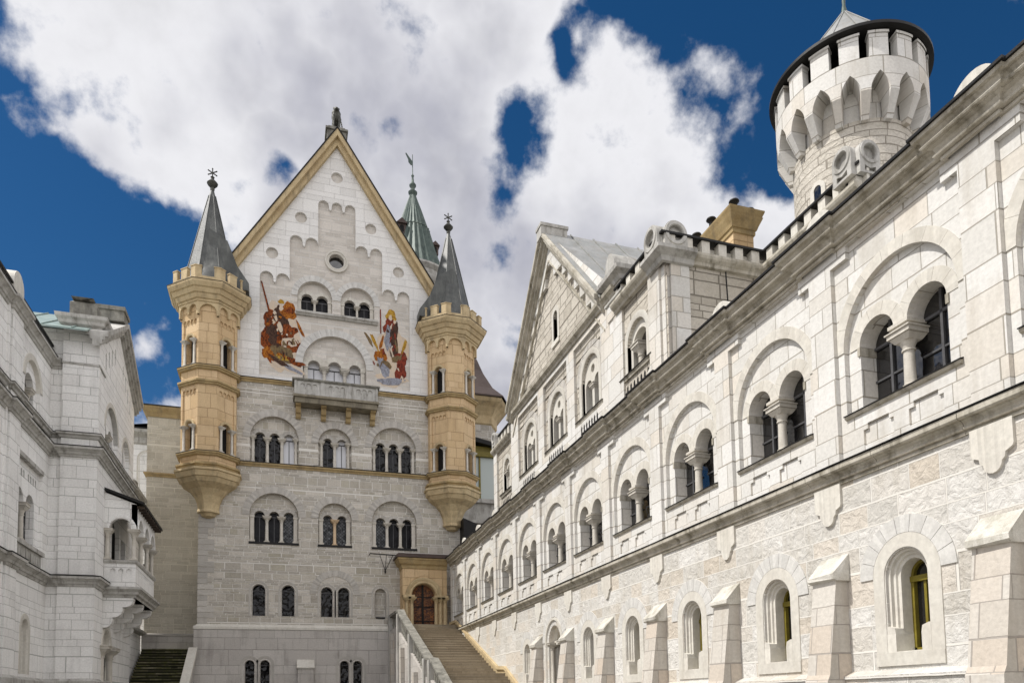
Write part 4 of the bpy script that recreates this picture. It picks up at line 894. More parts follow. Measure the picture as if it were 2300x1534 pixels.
# rounded stones on the cornice
def round_stone(y, r=.42):
    m = MB(FR); m.prism([(y+r*math.cos(t), 8.93+max(0, .10)+r*1.05*math.sin(t)) for t in [PI*k/16 for k in range(17)]]+[(y-r, 8.9), (y+r, 8.9)], -.42, -.02)
    return make('finial', m, M['cream'], rw)
for k in NB:
    yc = yb(k)+.30
    if YS+.6 < yc < YE-.3: round_stone(yc)
# pendants below the cornice
for k in NB:
    yc = yb(k)+.31
    if not (YS+.5 < yc < YE-.2): continue
    m = MB(FR)
    P = [(yc-.34, 3.95), (yc-.34, 3.56), (yc-.32, 3.52), (yc-.21, 3.47), (yc-.20, 3.40)]
    P += [(yc+.15*math.cos(t), 3.36+.15*math.sin(t)) for t in [PI+PI*j/8 for j in range(9)]]
    P += [(yc+.20, 3.40), (yc+.21, 3.47), (yc+.32, 3.52), (yc+.34, 3.56), (yc+.34, 3.95)]
    m.prism(P, -.02, .055); make('pendant', m, M['cream'], rw)
# ground floor windows
for k in NB:
    g = [q for q in gw if abs(q[0]-(yb(k)-1.37)) < .01]
    if not g: continue
    c, hw, z0, zs, t = g[0]
    if t == 'win':
        m = MB(FR)
        prof = [(hw-.16, -.52), (hw-.16, -.17), (hw-.10, -.17), (hw-.09, -.13), (hw-.05, -.12), (hw-.04, -.06), (hw+.01, -.05), (hw+.02, .02), (hw+.26, .02), (hw+.26, -.1)]
        m.archmould(c, zs, prof, n=24)
        for s in (-1, 1):
            for j in range(len(prof)-1):
                zb = z0+.42 if j in (1, 2, 3, 4, 5) else z0
                m.poly([(c+s*prof[j][0], zb, prof[j][1]), (c+s*prof[j+1][0], zb, prof[j+1][1]), (c+s*prof[j+1][0], zs, prof[j+1][1]), (c+s*prof[j][0], zs, prof[j][1])])
            m.box(c+s*(hw-.17), c+s*(hw+.015), z0, z0+.32, -.5, .018)
            m.prism([(c+s*(hw-.17), z0+.318), (c+s*(hw-.15), z0+.42), (c+s*(hw-.03), z0+.46), (c+s*(hw+.012), z0+.46), (c+s*(hw+.012), z0+.318)], -.5, .016)
        m.box(c-hw-.26, c+hw+.26, z0-.22, z0-.002, -.52, .03); m.prism([(c-hw+.1, z0), (c+hw-.1, z0), (c+hw-.1, z0+.02), (c-hw+.1, z0+.02)], -.5, .02)
        w = make('window', m, M['cream'], rw)
        m = MB(FR); m.ring(c, zs, hw+.265, hw+.56, -.1, .022, n=9, gap=.008); make('arch_ring', m, M['vouswhite'], w)
        m = MB(FR); m.plate(arch(c, z0, hw-.15, zs, 12), [], -.46); make('pane', m, M['greyglass'] if k > 2 else M['glass'], w)
        m = MB(FR); h2 = hw-.16
        m.box(c-h2, c-h2+.06, z0, zs, -.46, -.38); m.box(c+h2-.06, c+h2, z0, zs, -.46, -.38); m.box(c-h2, c+h2, zs-.1, zs+.0, -.46, -.36); m.box(c-h2, c+h2, z0, z0+.09, -.46, -.38); m.box(c-.025, c+.025, z0, zs, -.458, -.40)
        m.archmould(c, zs, [(h2, -.46), (h2, -.39), (h2-.05, -.39), (h2-.05, -.46)], n=14)
        make('frame', m, M['gold'] if k < 4 else M['greyframe'], w)
    else:
        m = MB(FR); prof = [(hw-.1, -.52), (hw-.1, -.3), (hw-.03, -.28), (hw, -.18), (hw+.08, -.16), (hw+.10, -.04), (hw+.18, .0), (hw+.20, .06), (hw+.30, .06), (hw+.32, -.1)]
        m.archmould(c, zs, prof, n=26)
        for s in (-1, 1):
            for j in range(len(prof)-1): m.poly([(c+s*prof[j][0], GZ, prof[j][1]), (c+s*prof[j+1][0], GZ, prof[j+1][1]), (c+s*prof[j+1][0], zs, prof[j+1][1]), (c+s*prof[j][0], zs, prof[j][1])])
        w = make('doorway', m, M['cream'], rw)
        m = MB(FR); m.ring(c, zs, hw+.33, hw+.62, -.1, .035, n=11); make('arch_ring', m, M['vouswhite'], w)
        for s in (-1, 1):
            m = MB(FR); m.column(c+s*(hw-.06), GZ+1.0, zs-.02, -.14, .085); make('column', m, M['column'], w)
        m = MB(FR); m.box(c-hw+.1, c+hw-.1, zs-.1, zs+.05, -.45, -.2); make('lintel', m, M['cream'], w)
        m = MB(FR); m.plate(arch(c, GZ, hw-.08, zs, 14), [], -.46); make('door_leaf', m, M['brownwood'], w)
        m = MB(FR); m.plate(arch(c, zs+.05, hw-.1, zs+.06, 14), [], -.42); make('tympanum', m, M['sandpale'], w)
# buttresses
for k in range(-2, 6):
    yc = yb(k)+.24
    if k == 5: pass
    m = MB(FR); hw = .30
    sec = [(0, GZ), (.62, GZ), (.56, .25), (.50, .25+.12), (.28, 2.02), (.28, 2.12), (0, 2.12)]   # (d, z)
    for (a, b) in ((yc-hw, yc+hw),):
        A = m.add([(a, z, d) for d, z in sec]); B = m.add([(b, z, d) for d, z in sec]); L = len(sec)
        for i in range(L): m.f.append([A[i], A[(i+1) % L], B[(i+1) % L], B[i]])
        m.f.append(A); m.f.append(B)
    bt = make('buttress', m, M['buttress'], rw)
    m = MB(FR); h2 = hw+rnd.uniform(.04, .065)
    sec = [(0, 2.10), (.30, 2.10), (.36, 2.14), (.36, 2.22), (0, 2.60)]
    A = m.add([(yc-h2, z, d) for d, z in sec]); B = m.add([(yc+h2, z, d) for d, z in sec]); L = len(sec)
    for i in range(L): m.f.append([A[i], A[(i+1) % L], B[(i+1) % L], B[i]])
    m.f.append(A); m.f.append(B)
    m.v = [(x+rnd.uniform(-.012, .012), y+rnd.uniform(-.012, .012), z+rnd.uniform(-.014, .014)) for x, y, z in m.v]
    make('cap', m, M['capstone'], bt)
# last two are further buttresses near the stairs
# ================================================================== UPPER BUILDING over the arcade wing
ub = thing('gabled_house', 'cream stone upper house with gable and battlements rising above the arcade wing', 'house', (13, 25.6, 8.9))
GC, GP = 25.8, 18.55
gl = [(20.1, 8.9), (20.1, 13.0), (21.0, 13.0)]+[(GC, GP-.25)]+[(30.6, 13.0), (31.1, 13.0), (31.1, 8.9)]
wins = [(22.3, .72, 9.85, 11.15), (25.5, .72, 9.85, 11.15), (28.7, .72, 9.85, 11.15)]
m = MB(FR)
strip = []
pils = [(20.1, 21.25), (23.55, 24.25), (26.75, 27.45), (30.05, 31.1)]
recs = [(21.25, 23.55), (24.25, 26.75), (27.45, 30.05)]
slots = []
m.plate(rect(20.1, 31.1, 8.9, 12.85), [rect(a, b, 9.70, 12.6) for a, b in recs], -.04, hb=-.14)
make('pilaster_wall', m, M['ashlar'], ub)
m = MB(FR); m.plate(rect(20.2, 31.0, 8.9, 12.8), [archw(*w, 18) for w in wins], -.14, hb=-.3)
make('rough_wall', m, M['rough_upper'], ub)
# gable: dressed border with stepped blind field of rough stone
field = [(21.7, 13.25)]
steps = 7
for i in range(steps):
    u = 21.7+i*(3.45/steps); z = 13.55+i*.56
    field += [(u, z), (u+.30, z+.12), (u+.492, z)]
field = [(21.9, 13.3), (21.9, 13.55), (22.35, 13.62), (22.35, 14.15), (22.85, 14.22), (22.85, 14.75), (23.35, 14.82), (23.35, 15.35), (23.9, 15.42), (23.9, 15.95), (24.45, 16.02), (24.45, 16.45), (24.95, 16.5)]
cr = [(GC+.45*math.cos(t), 16.75+.45*math.sin(t)) for t in [PI-PI*j/10 for j in range(11)]]
field += [(GC-.45, 16.5)]+cr+[(GC+.45, 16.5)]+[(2*GC-u, z) for u, z in field[::-1]]
m = MB(FR); m.plate([(20.3, 12.9), (20.3, 13.2), (GC, GP-.1), (31.1, 13.2), (31.1, 12.9)], [field], -.04, hb=-.16)
make('gable_wall', m, M['ashlar'], ub)
m = MB(FR); m.plate([(21.0, 12.9), (21.5, 13.8), (GC, 18.0), (30.1, 13.8), (30.6, 12.9)], [arch(25.5, 14.0, .22, 14.95, 10)], -.16, hb=-.5)
make('gable_field', m, M['rough_upper'], ub)
m = MB(FR); m.archmould(25.5, 14.95, [(.22, -.4), (.22, -.13), (.4, -.13), (.4, -.17)], n=12)
for s in (-1, 1): m.box(25.5+s*.22, 25.5+s*.40, 13.95, 14.95, -.4, -.13)
m.box(25.1, 25.9, 13.8, 13.97, -.3, -.1)
w = make('window', m, M['cream'], ub); m = MB(FR); m.plate(arch(25.5, 14.0, .24, 14.95), [], -.42); make('pane', m, M['glass'], w)
# raking cornice
for s in (-1, 1):
    m = MB(FR); e = 4.95; sl_ = (GP-13.2)/e; X = lambda w: GC+s*w
    for ta, tb, da, db in ((.0, -.16, -.8, .34), (-.16, -.34, -.3, .24), (-.34, -.52, -.3, .12), (-.52, -.60, -.3, .06), (-1.15, -1.22, -.1, .0)):
        m.prism([(X(0), GP+ta), (X(e), GP+ta-sl_*e), (X(e), GP+tb-sl_*e), (X(0), GP+tb)], da, db)
    make('raking_cornice', m, M['trim'], ub)
m = MB(FR); m.box(GC-.26, GC+.26, GP-.35, GP+.12, -.75, .36); m.box(GC-.30, GC+.30, GP+.06, GP+.18, -.79, .39); make('ridge_block', m, M['trimgrey'], ub)
m = MB(FR); m.prism([(GC-5.1, GP-sl_*5.1+.03), (GC, GP+.03), (GC+5.1, GP-sl_*5.1+.03), (GC+5.1, GP-sl_*5.1-.05), (GC, GP-.05), (GC-5.1, GP-sl_*5.1-.05)], -12, .2)
for s in (-1, 1):
    for q in range(1, 12):
        d = -q*1.0; m.prism([(GC, GP+.04), (GC+s*5.1, GP-sl_*5.1+.04), (GC+s*5.1, GP-sl_*5.1+.10), (GC, GP+.10)], d-.02, d+.02)
make('roof', m, M['zinc'], ub)
m = MB(); m.sweep([(10.04, 31.25), (10.04, 20.0)], [(0, 12.78), (.06, 12.79), (.07, 12.88), (.18, 12.95), (.2, 13.06), (.0, 13.12)]); make('string_course', m, M['trim'], ub)
# body walls
m = MB(); solid_box_walls(m, 10.10, 22, 17.05, 33.8, 8.9, 12.1, skip='ws'); make('side_wall', m, M['rough_upper'], ub)
# windows of the upper house
def upper_win(c, hw, z0, zs, single=False, parent=ub):
    m = MB(FR); m.archmould(c, zs, [(hw, -.3), (hw, -.10), (hw+.02, -.09), (hw+.20, -.09), (hw+.20, -.15)], n=20)
    for s in (-1, 1): m.box(c+s*hw, c+s*(hw+.20), z0, zs, -.3, -.09)
    w = make('window', m, M['cream'], parent)
    m = MB(FR); m.ring(c, zs, hw+.21, hw+.46, -.2, -.115, n=9); make('arch_ring', m, M['vous'], w)
    m = MB(FR)
    if single:
        m.plate(arch(c, z0, hw+.02, zs, 18), [arch(c, z0, hw-.14, zs-.12, 14)], -.22, hb=-.5)
    else:
        m.plate(arch(c, z0, hw+.02, zs, 20), [arch(c-.36, z0, .27, zs-.30, 12), arch(c+.36, z0, .27, zs-.30, 12), circ(c, zs+.27, .15, 14)], -.22, hb=-.5)
    make('tracery', m, M['cream'], w)
    m = MB(FR); m.plate(arch(c, z0, hw, zs, 12), [], -.46); make('pane', m, M['glass'], w)
    if single:
        for s in (-1,): m = MB(FR); m.column(c+.10, z0, zs-.1, -.30, .10, cap=.38); make('column', m, M['column'], w)
    else: m = MB(FR); m.column(c, z0, zs-.28, -.32, .075, cap=.3); make('column', m, M['column'], w)
    m = MB(); m.sweep([(10.14, c+hw+.42), (10.14, c-hw-.42)], [(0, z0-.16), (.1, z0-.14), (.12, z0-.05), (.14, z0-.03), (0, z0)]); make('sill', m, M['trim'], w)
    m = MB(); m.sweep([(10.14, c+hw+.42), (10.14, c-hw-.42)], [(0, z0+.02), (.16, z0-.03), (.16, z0-.01), (0, z0+.035)]); make('sill_flashing', m, M['blackmetal'], w)
    m = MB(FR)
    for j in range(7): u = c-.66+1.32*j/6; m.prism([(u-.05, z0-.56)]+[(u+.05, z0-.56), (u+.05, z0-.34), (u, z0-.27), (u-.05, z0-.34)], -.2, -.095 if single else -.034)
    make('slot', m, M['blackmetal'], w)
    return w
for a in wins: upper_win(*a)
# battlemented bay B with window
m = MB(FR); m.plate(rect(17.0, 20.1, 8.9, 12.1), [arch(18.85, 9.85, .60, 10.75, 18), rect(17.0+.9, 17.0+.9+.001, 9.7, 9.701)][:1], -.10, hb=-.3); make('bay_wall', m, M['rough_upper'], ub)
upper_win(18.85, .60, 9.85, 10.75, single=True)
m = MB(FR); m.box(17.28, 17.92, 8.9, 12.1, -.5, .0); make('pilaster', m, M['ashlar'], ub)
m = MB(FR); m.box(19.62, 20.2, 8.9, 12.1, -.5, -.02); make('pilaster', m, M['ashlar'], ub)
m = MB(FR); m.box(17.08, 17.4, 8.9, 12.1, -.9, -.07); make('corner_shaft', m, M['ashlar'], ub)
# far bay D
m = MB(FR); m.plate(rect(31.1, 33.8, 8.9, 12.1), [arch(32.0, 9.85, .45, 10.95, 18)], -.10, hb=-.3); make('bay_wall', m, M['rough_upper'], ub)
upper_win(32.0, .45, 9.85, 10.95, single=True)
m = MB(FR); m.box(33.3, 33.85, 8.9, 12.1, -.5, .0); make('pilaster', m, M['ashlar'], ub)
# side face of the bay (Y = 17) and the set-back wall X = 13.3
FS = Frame((0, 17.0), (1, 0), (0, -1))
XB = 13.3
m = MB(FS); m.plate(rect(10.62, XB+.1, 8.9, 12.1), [], -.05); make('bay_side_wall', m, M['rough_upper'], ub)
m = MB(FS); m.box(10.22, 10.80, 8.9, 12.1, -.3, .02); make('pilaster', m, M['ashlar'], ub)
FB = Frame((XB, 0), (0, 1), (-1, 0))
m = MB(FB); m.plate(rect(13.3, 17.1, 8.9, 12.1), [], 0); m.poly([(13.3, 8.9, 0), (13.3, 8.9, -5), (13.3, 12.1, -5), (13.3, 12.1, 0)]); make('set_back_wall', m, M['rough_upper'], ub)
def parapet(path, name='battlement', z=12.05, skip=()):
    m = MB(); m.sweep(path, [(-.05, z), (.05, z+.02), (.07, z+.10), (.17, z+.18), (.2, z+.24), (.2, z+.31), (-.02, z+.35)]); make('cornice', m, M['trim'], ub)
    m = MB()
    m.sweep(path, [(-.28, z+.33), (-.20, z+.33), (-.20, z+.72), (-.28, z+.72)])
    for i in range(len(path)-1):
        a, b = Vector(path[i]), Vector(path[i+1]); L = (b-a).length; U = (b-a)/L; fr = Frame((a.x, a.y), (U.x, U.y), (U.y, -U.x))
        n = max(1, int(L/.52)); mm = MB(fr)
        for k in range(n): u = (k+.5)*L/n; mm.box(u-.13, u+.13, z+.34, z+.80, -.22, .0)
        q = len(m.v); m.v += mm.v; m.f += [[q+j for j in f] for f in mm.f]
    make(name, m, M['cream'], ub)
    m = MB(); m.sweep(path, [(-.32, z+.80), (.05, z+.80), (.05, z+.86), (-.32, z+.90)]); make('coping_flashing', m, M['blackmetal'], ub)
parapet([(10.0, 20.0), (10.0, 17.0), (XB, 17.0), (XB, 13.3)])
parapet([(10.05, 33.9), (10.05, 31.3)])
def acroterion(fr, c, z, r=.36, d0=-.5, d1=.13):
    m = MB(fr)
    out = [(c-r, z)]+[(c+r*math.cos(t), z+.55+r*math.sin(t)) for t in [PI-PI*j/16 for j in range(17)]]+[(c+r, z)]
    m.plate(out, [circ(c, z+.55, r*.62, 18), [(c-r*.55, z+.06), (c-r*.55, z+.2), (c, z+.14), (c+r*.55, z+.2), (c+r*.55, z+.06)]], d1, hb=d1-.1); m.plate(out, [], d1-.1); m.band(out, d1, d0); m.plate(out, [], d0)
    m.archmould(c, z+.55, [(r*.62, d1-.1), (r*.62, d1+.0), (r*.68, d1+.03), (r*.92, d1+.03), (r*.95, d1)], n=32, a1=360)
    return make('acroterion', m, M['trimgrey'], ub)
acroterion(FR, 17.45, 12.36); acroterion(FS, 10.42, 12.36, d1=.02)
acroterion(FB, 13.72, 12.62, r=.31, d1=.16); acroterion(Frame((0, 13.3), (1, 0), (0, -1)), XB+.30, 12.62, r=.31, d1=.02)
acroterion(FR, 33.4, 12.3, r=.28)
m = MB(); m.sweep([(9.98, 17.75), (9.98, 16.98), (10.9, 16.98)], [(0, 11.98), (.08, 12.0), (.12, 12.12), (.3, 12.24), (.3, 12.34), (0, 12.38)]); make('cornice', m, M['trimgrey'], ub)
# capped pier between gable and battlements
m = MB(FR); m.box(19.6, 20.6, 12.1, 13.15, -.9, .0); make('pier', m, M['ashlar'], ub)
m = MB(); m.sweep([(10.85, 20.65), (10, 20.65), (10, 19.55), (10.85, 19.55)], [(0, 12.6), (.05, 12.62), (.05, 12.7), (0, 12.72)]); m.sweep([(10.95, 20.6), (10, 20.6), (10, 19.6), (10.95, 19.6)], [(-.1, 13.0), (.05, 13.02), (.1, 13.14), (.26, 13.24), (.28, 13.36), (-.45, 13.42)]); make('cornice', m, M['trimgrey'], ub)
m = MB(FR); m.prism([(20.1+.36*math.cos(t), 13.38+.72*math.sin(t)) for t in [PI*k/14 for k in range(15)]], -.75, .12); make('finial', m, M['trimgrey'], ub)
m = MB(FS); m.tube((11.95, 16.93, 12.0), (12.05, 16.93, 9.2), .022, 6); make('down_wire', m, M['blackmetal'], ub)
# ================================================================== ROUND TOWER
TC = (17.68, 18.0); TR = 1.80; TU = 2.27
rt_ = thing('round_tower', 'round pale stone tower with pointed arch corbels, battlements and small cone roof', 'tower', (TC[0], TC[1], 8.0))
m = MB(); m.lathe(TC, [(TR, 6.0), (TR, 17.35)], n=64, cap=False); make('shaft', m, M['rough_tower'] if 'rough_tower' in M else M['rough_upper'], rt_, cyl=(TC[0], TC[1], TR))
NA = 17; A0 = math.radians(-101)
def cyl_pt(a, r, z): return (TC[0]+r*math.cos(a), TC[1]+r*math.sin(a), z)
m = MB()
st = 2*PI/NA
for k in range(NA):
    ca = A0-k*st-st/2                      # centre of an arch opening
    ha = st*.33; zs, za = 17.92, 18.46
    n = 10
    prev = None
    for s in (-1, 1):
        # pointed arch half outline from pier edge up to crown
        pts = [(ha*(1-t**1.9), zs+(za-zs)*t) for t in [j/n for j in range(n+1)]]
        for j in range(n):
            (u0, z0), (u1, z1) = pts[j], pts[j+1]
            q = [cyl_pt(ca+s*u0, TU, z0), cyl_pt(ca+s*u1, TU, z1), cyl_pt(ca+s*u1, TU, 18.9), cyl_pt(ca+s*u0, TU, 18.9)]
            i = len(m.v); m.v += q; m.f.append([i, i+1, i+2, i+3]); m.sm.add(len(m.f)-1)
            q = [cyl_pt(ca+s*u0, TU, z0), cyl_pt(ca+s*u1, TU, z1), cyl_pt(ca+s*u1, TR-.14, z1-.02), cyl_pt(ca+s*u0, TR-.14, z0-.02)]
            i = len(m.v); m.v += q; m.f.append([i, i+1, i+2, i+3])
    # pier between the arches with its corbel
    pa = A0-k*st; hb = st/2-ha
    for j in range(4):
        a, b = pa-hb+2*hb*j/4, pa-hb+2*hb*(j+1)/4
        i = len(m.v); m.v += [cyl_pt(a, TU, 17.88), cyl_pt(b, TU, 17.88), cyl_pt(b, TU, 18.9), cyl_pt(a, TU, 18.9)]; m.f.append([i, i+1, i+2, i+3]); m.sm.add(len(m.f)-1)
    # corbel: tapering block
    T = [cyl_pt(pa-hb, TU, 17.88), cyl_pt(pa+hb, TU, 17.88), cyl_pt(pa+hb, TR-.05, 17.88), cyl_pt(pa-hb, TR-.05, 17.88)]
    B = [cyl_pt(pa-hb*.85, TR+.14, 17.22), cyl_pt(pa+hb*.85, TR+.14, 17.22), cyl_pt(pa+hb*.85, TR-.05, 17.22), cyl_pt(pa-hb*.85, TR-.05, 17.22)]
    i = len(m.v); m.v += T+B
    for f in ((0, 1, 5, 4), (1, 2, 6, 5), (0, 3, 7, 4), (4, 5, 6, 7)): m.f.append([i+q for q in f])
    T = [cyl_pt(pa-hb, TU, 18.45), cyl_pt(pa-hb, TR-.05, 18.45), cyl_pt(pa-hb, TR-.05, 17.88), cyl_pt(pa-hb, TU, 17.88)]
    for sg in (-1, 1):
        i = len(m.v); m.v += [cyl_pt(pa+sg*hb, TU, 18.0), cyl_pt(pa+sg*hb, TR-.05, 18.0), cyl_pt(pa+sg*hb, TR-.05, 17.85), cyl_pt(pa+sg*hb, TU, 17.85)]; m.f.append([i, i+1, i+2, i+3])
make('corbel_gallery', m, M['ashlar'], rt_, cyl=(TC[0], TC[1], TU))
m = MB(); m.lathe(TC, [(TR-.12, 17.2), (TR-.12, 18.7)], n=64, cap=False); make('gallery_backing', m, M['ashlar'], rt_, cyl=(TC[0], TC[1], TR))
m = MB()
for k in range(NA):
    pa = A0-k*st-st/2; hm = st*.33
    for rr0, rr1, z0, z1, hh in ((TU, TU-.28, 18.9, 19.68, hm), (TU+.03, TU-.3, 19.62, 19.70, hm+.012)):
        n = 5
        o = [cyl_pt(pa-hh+2*hh*j/n, rr0, 0)[:2] for j in range(n+1)]; i_ = [cyl_pt(pa-hh+2*hh*j/n, rr1, 0)[:2] for j in range(n+1)]
        loop = o+i_[::-1]; i = len(m.v); L = len(loop); m.v += [(x, y, z0) for x, y in loop]+[(x, y, z1) for x, y in loop]
        for q in range(L): m.f.append([i+q, i+(q+1) % L, i+L+(q+1) % L, i+L+q])
        for j in range(n): m.f.append([i+L+j, i+L+j+1, i+L+L-2-j, i+L+L-1-j])
make('battlement', m, M['ashlar'], rt_, cyl=(TC[0], TC[1], TU))
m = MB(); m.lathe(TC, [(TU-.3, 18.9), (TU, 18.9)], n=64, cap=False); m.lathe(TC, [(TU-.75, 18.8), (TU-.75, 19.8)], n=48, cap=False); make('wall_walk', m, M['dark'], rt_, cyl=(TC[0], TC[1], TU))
m = MB(); m.lathe(TC, [(1.2, 19.75), (2.34, 19.74), (2.45, 19.78), (2.45, 19.87), (2.3, 19.93), (1.9, 20.05), (1.6, 20.15)], n=72, cap=False); make('roof_brim', m, M['blackmetal'], rt_, cyl=(TC[0], TC[1], TU))
m = MB(); m.lathe(TC, [(1.95, 20.02), (.07, 22.5)], n=12, smooth=False)
for k in range(12):
    a = 2*PI*k/12; m.tube(cyl_pt(a, 1.96, 20.02), cyl_pt(a, .09, 22.5), .022, 5)
make('cone_roof', m, M['zinc'], rt_)
m = MB(); m.lathe(TC, [(.11, 22.4), (.09, 22.6), (.05, 22.8), (.06, 22.95), (.02, 23.1), (.015, 23.8)], n=10); make('finial', m, M['copper'], rt_)
# slit window in the shaft
def tower_slit(a, z0, z1, hw):
    n_ = (math.cos(a), math.sin(a)); fr = Frame((TC[0]+n_[0]*(TR), TC[1]+n_[1]*(TR)), (-n_[1], n_[0]), n_)
    m = MB(fr); m.archmould(0, z1, [(hw, -.1), (hw, .03), (hw+.14, .02), (hw+.14, -.1)], n=14)
    for s in (-1, 1): m.box(s*hw, s*(hw+.14), z0, z1, -.1, .025)
    w = make('window', m, M['cream'], rt_); m = MB(fr); m.plate(arch(0, z0, hw+.01, z1), [], .006); make('pane', m, M['glass'], w)
tower_slit(math.radians(-168), 15.1, 15.75, .13)
# ================================================================== CHIMNEY
ch = thing('chimney', 'ochre sandstone chimney stack with flared cap and dark pots behind the battlements', 'chimney', (17, 24, 12))
def rp(x0, x1, y0, y1): return [(x0, y0), (x1, y0), (x1, y1), (x0, y1)]
CP = rp(15.92, 16.80, 22.0, 25.6)
m = MB(); m.sweep(CP, [(0, 11.5), (0, 17.6)], True); make('stack', m, M['sand'], ch)
m = MB(); m.sweep(CP, [(0, 16.3), (.12, 16.3), (.12, 16.62), (0, 16.72)], True); m.sweep(CP, [(0, 17.18), (.05, 17.2), (.06, 17.3), (.05, 17.3), (.05, 17.36), (.10, 17.38), (.14, 17.5), (.24, 17.72), (.27, 17.80), (.24, 17.82), (.31, 17.98), (.32, 18.04), (-.4, 18.08)], True); make('cap', m, M['sandtrim'], ch)
for x, y, h in ((16.3, 22.4, .62), (15.95, 23.4, .5), (15.85, 24.3, .42), (16.9, 22.3, .3)):
    m = MB(); m.lathe((x, y), [(.14, 18.05), (.10, 18.15), (.09, 18.1+h*.75), (.10, 18.1+h*.8), (.20, 18.1+h), (.18, 18.15+h)], n=14); make('chimney_pot', m, M['blackmetal'], ch)
m = MB(); m.lathe((15.95, 25.2), [(.1, 18.2), (.1, 18.6)], n=10); make('chimney_pot', m, M['zinc'], ch)

# ================================================================== LEFT BUILDING
lb = thing('courtyard_building', 'tall cool white stone building on the left with projecting gabled bay and loggia', 'building', (-12, 36, GZ))
FG = Frame((-7.9, 0), (0, 1), (1, 0)); FN = Frame((0, 35.9), (1, 0), (0, -1))
XL = -9.8; XG = -7.9; YN = 35.9; YG = 43.9; YL0 = 22.0
def lbay(c):
    return [arch(c+.1, 12.15, .95, 13.3, 20), rect(c-1.5, c+1.75, 6.45, 10.0), arch(c, 1.4, .40, 3.2, 16)]
bays = [33.4, 27.2]
m = MB(FL); hs = []
for c in bays: hs += lbay(c)
m.plate(rect(YL0, YN+.05, GZ, 15.3), hs, 0, hb=-.14)
make('main_wall', m, M['left'], lb)
for c in bays:
    m = MB(FL); m.plate(arch(c+.1, 12.15, .97, 13.3, 20), [arch(c+.15, 12.15, .55, 13.2, 16)], -.14, hb=-.45); w = make('window', m, M['left'], lb)
    m = MB(FL); m.archmould(c+.1, 13.3, [(.92, -.14), (.95, .03), (1.2, .03), (1.22, 0)], n=20); make('arch_ring', m, M['cream'], w)
    m = MB(FL); m.column(c+.3, 12.15, 13.15, -.26, .10, cap=.42); make('column', m, M['column'], w)
    m = MB(FL); m.plate(arch(c+.15, 12.15, .6, 13.2), [], -.40); make('pane', m, M['glassblack'], w)
    # paired window with pierced friezes
    m = MB(FL)
    th = []
    for g in range(2):
        for j in range(4): u = c-1.15+g*1.45+j*.30; th.append([(u, 9.30), (u, 9.55), (u+.05, 9.62), (u+.12, 9.62), (u+.17, 9.55), (u+.17, 9.30)])
    m.plate(rect(c-1.5, c+1.75, 6.4, 10.0), [arcade_hole([(c-.62, .52), (c+.68, .52)], 6.7, 8.30, 14)]+th, -.14, hb=-.48)
    w = make('window', m, M['left'], lb)
    m = MB(FL); m.plate(rect(c-1.4, c+1.7, 9.2, 9.7), [], -.24); make('frieze_backing', m, M['oldstone'], w)
    for s in (-.62, .68):
        m = MB(FL); m.plate(arch(c+s, 6.7, .649, 8.3), [], -.44); make('pane', m, M['glassblack'], w)
    m = MB(FL); m.column(c+.03, 6.7, 8.3, -.27, .11, cap=.5); make('column', m, M['column'], w)
    m = MB(FL)
    m.box(c-1.5, c+1.75, 9.95, 10.12, -.14, .05); make('hood_mould', m, M['trimgrey'], w)
    m = MB(FL); m.box(c-1.6, c+1.85, 6.45, 6.62, -.14, .12); m.box(c-1.5, c+1.75, 5.85, 6.45, -.14, .02)
    for g in range(2):
        for j in range(4): u = c-1.15+g*1.5+j*.30; m.box(u, u+.16, 6.0, 6.3, .02, .045)
    make('sill', m, M['trimgrey'], w)
    m = MB(FL); m.archmould(c, 3.2, [(.28, -.5), (.28, -.2), (.34, -.15), (.36, -.05), (.42, .02), (.62, .02), (.63, -.02)], n=18)
    for s in (-1, 1):
        P = [(.28, -.5), (.28, -.2), (.34, -.15), (.36, -.05), (.42, .02), (.62, .02), (.63, -.02)]
        for j in range(6): m.poly([(c+s*P[j][0], 1.4, P[j][1]), (c+s*P[j+1][0], 1.4, P[j+1][1]), (c+s*P[j+1][0], 3.2, P[j+1][1]), (c+s*P[j][0], 3.2, P[j][1])])
    w = make('window', m, M['cream'], lb); m = MB(FL); m.plate(arch(c, 1.4, .32, 3.2), [], -.35); make('pane', m, M['greyglass'], w)
for yc in (31.25, 24.9):
    m = MB(FL); m.box(yc-.55, yc+.55, GZ, 15.3, -.1, .13); m.box(yc+.62, yc+.78, GZ, 15.3, -.1, .07); m.box(yc-.78, yc-.62, GZ, 15.3, -.1, .07); make('pilaster', m, M['left'], lb)
m = MB(); solid_box_walls(m, -20, XL, YL0, YN, GZ, 15.6, skip='ne'); make('side_wall', m, M['left'], lb)
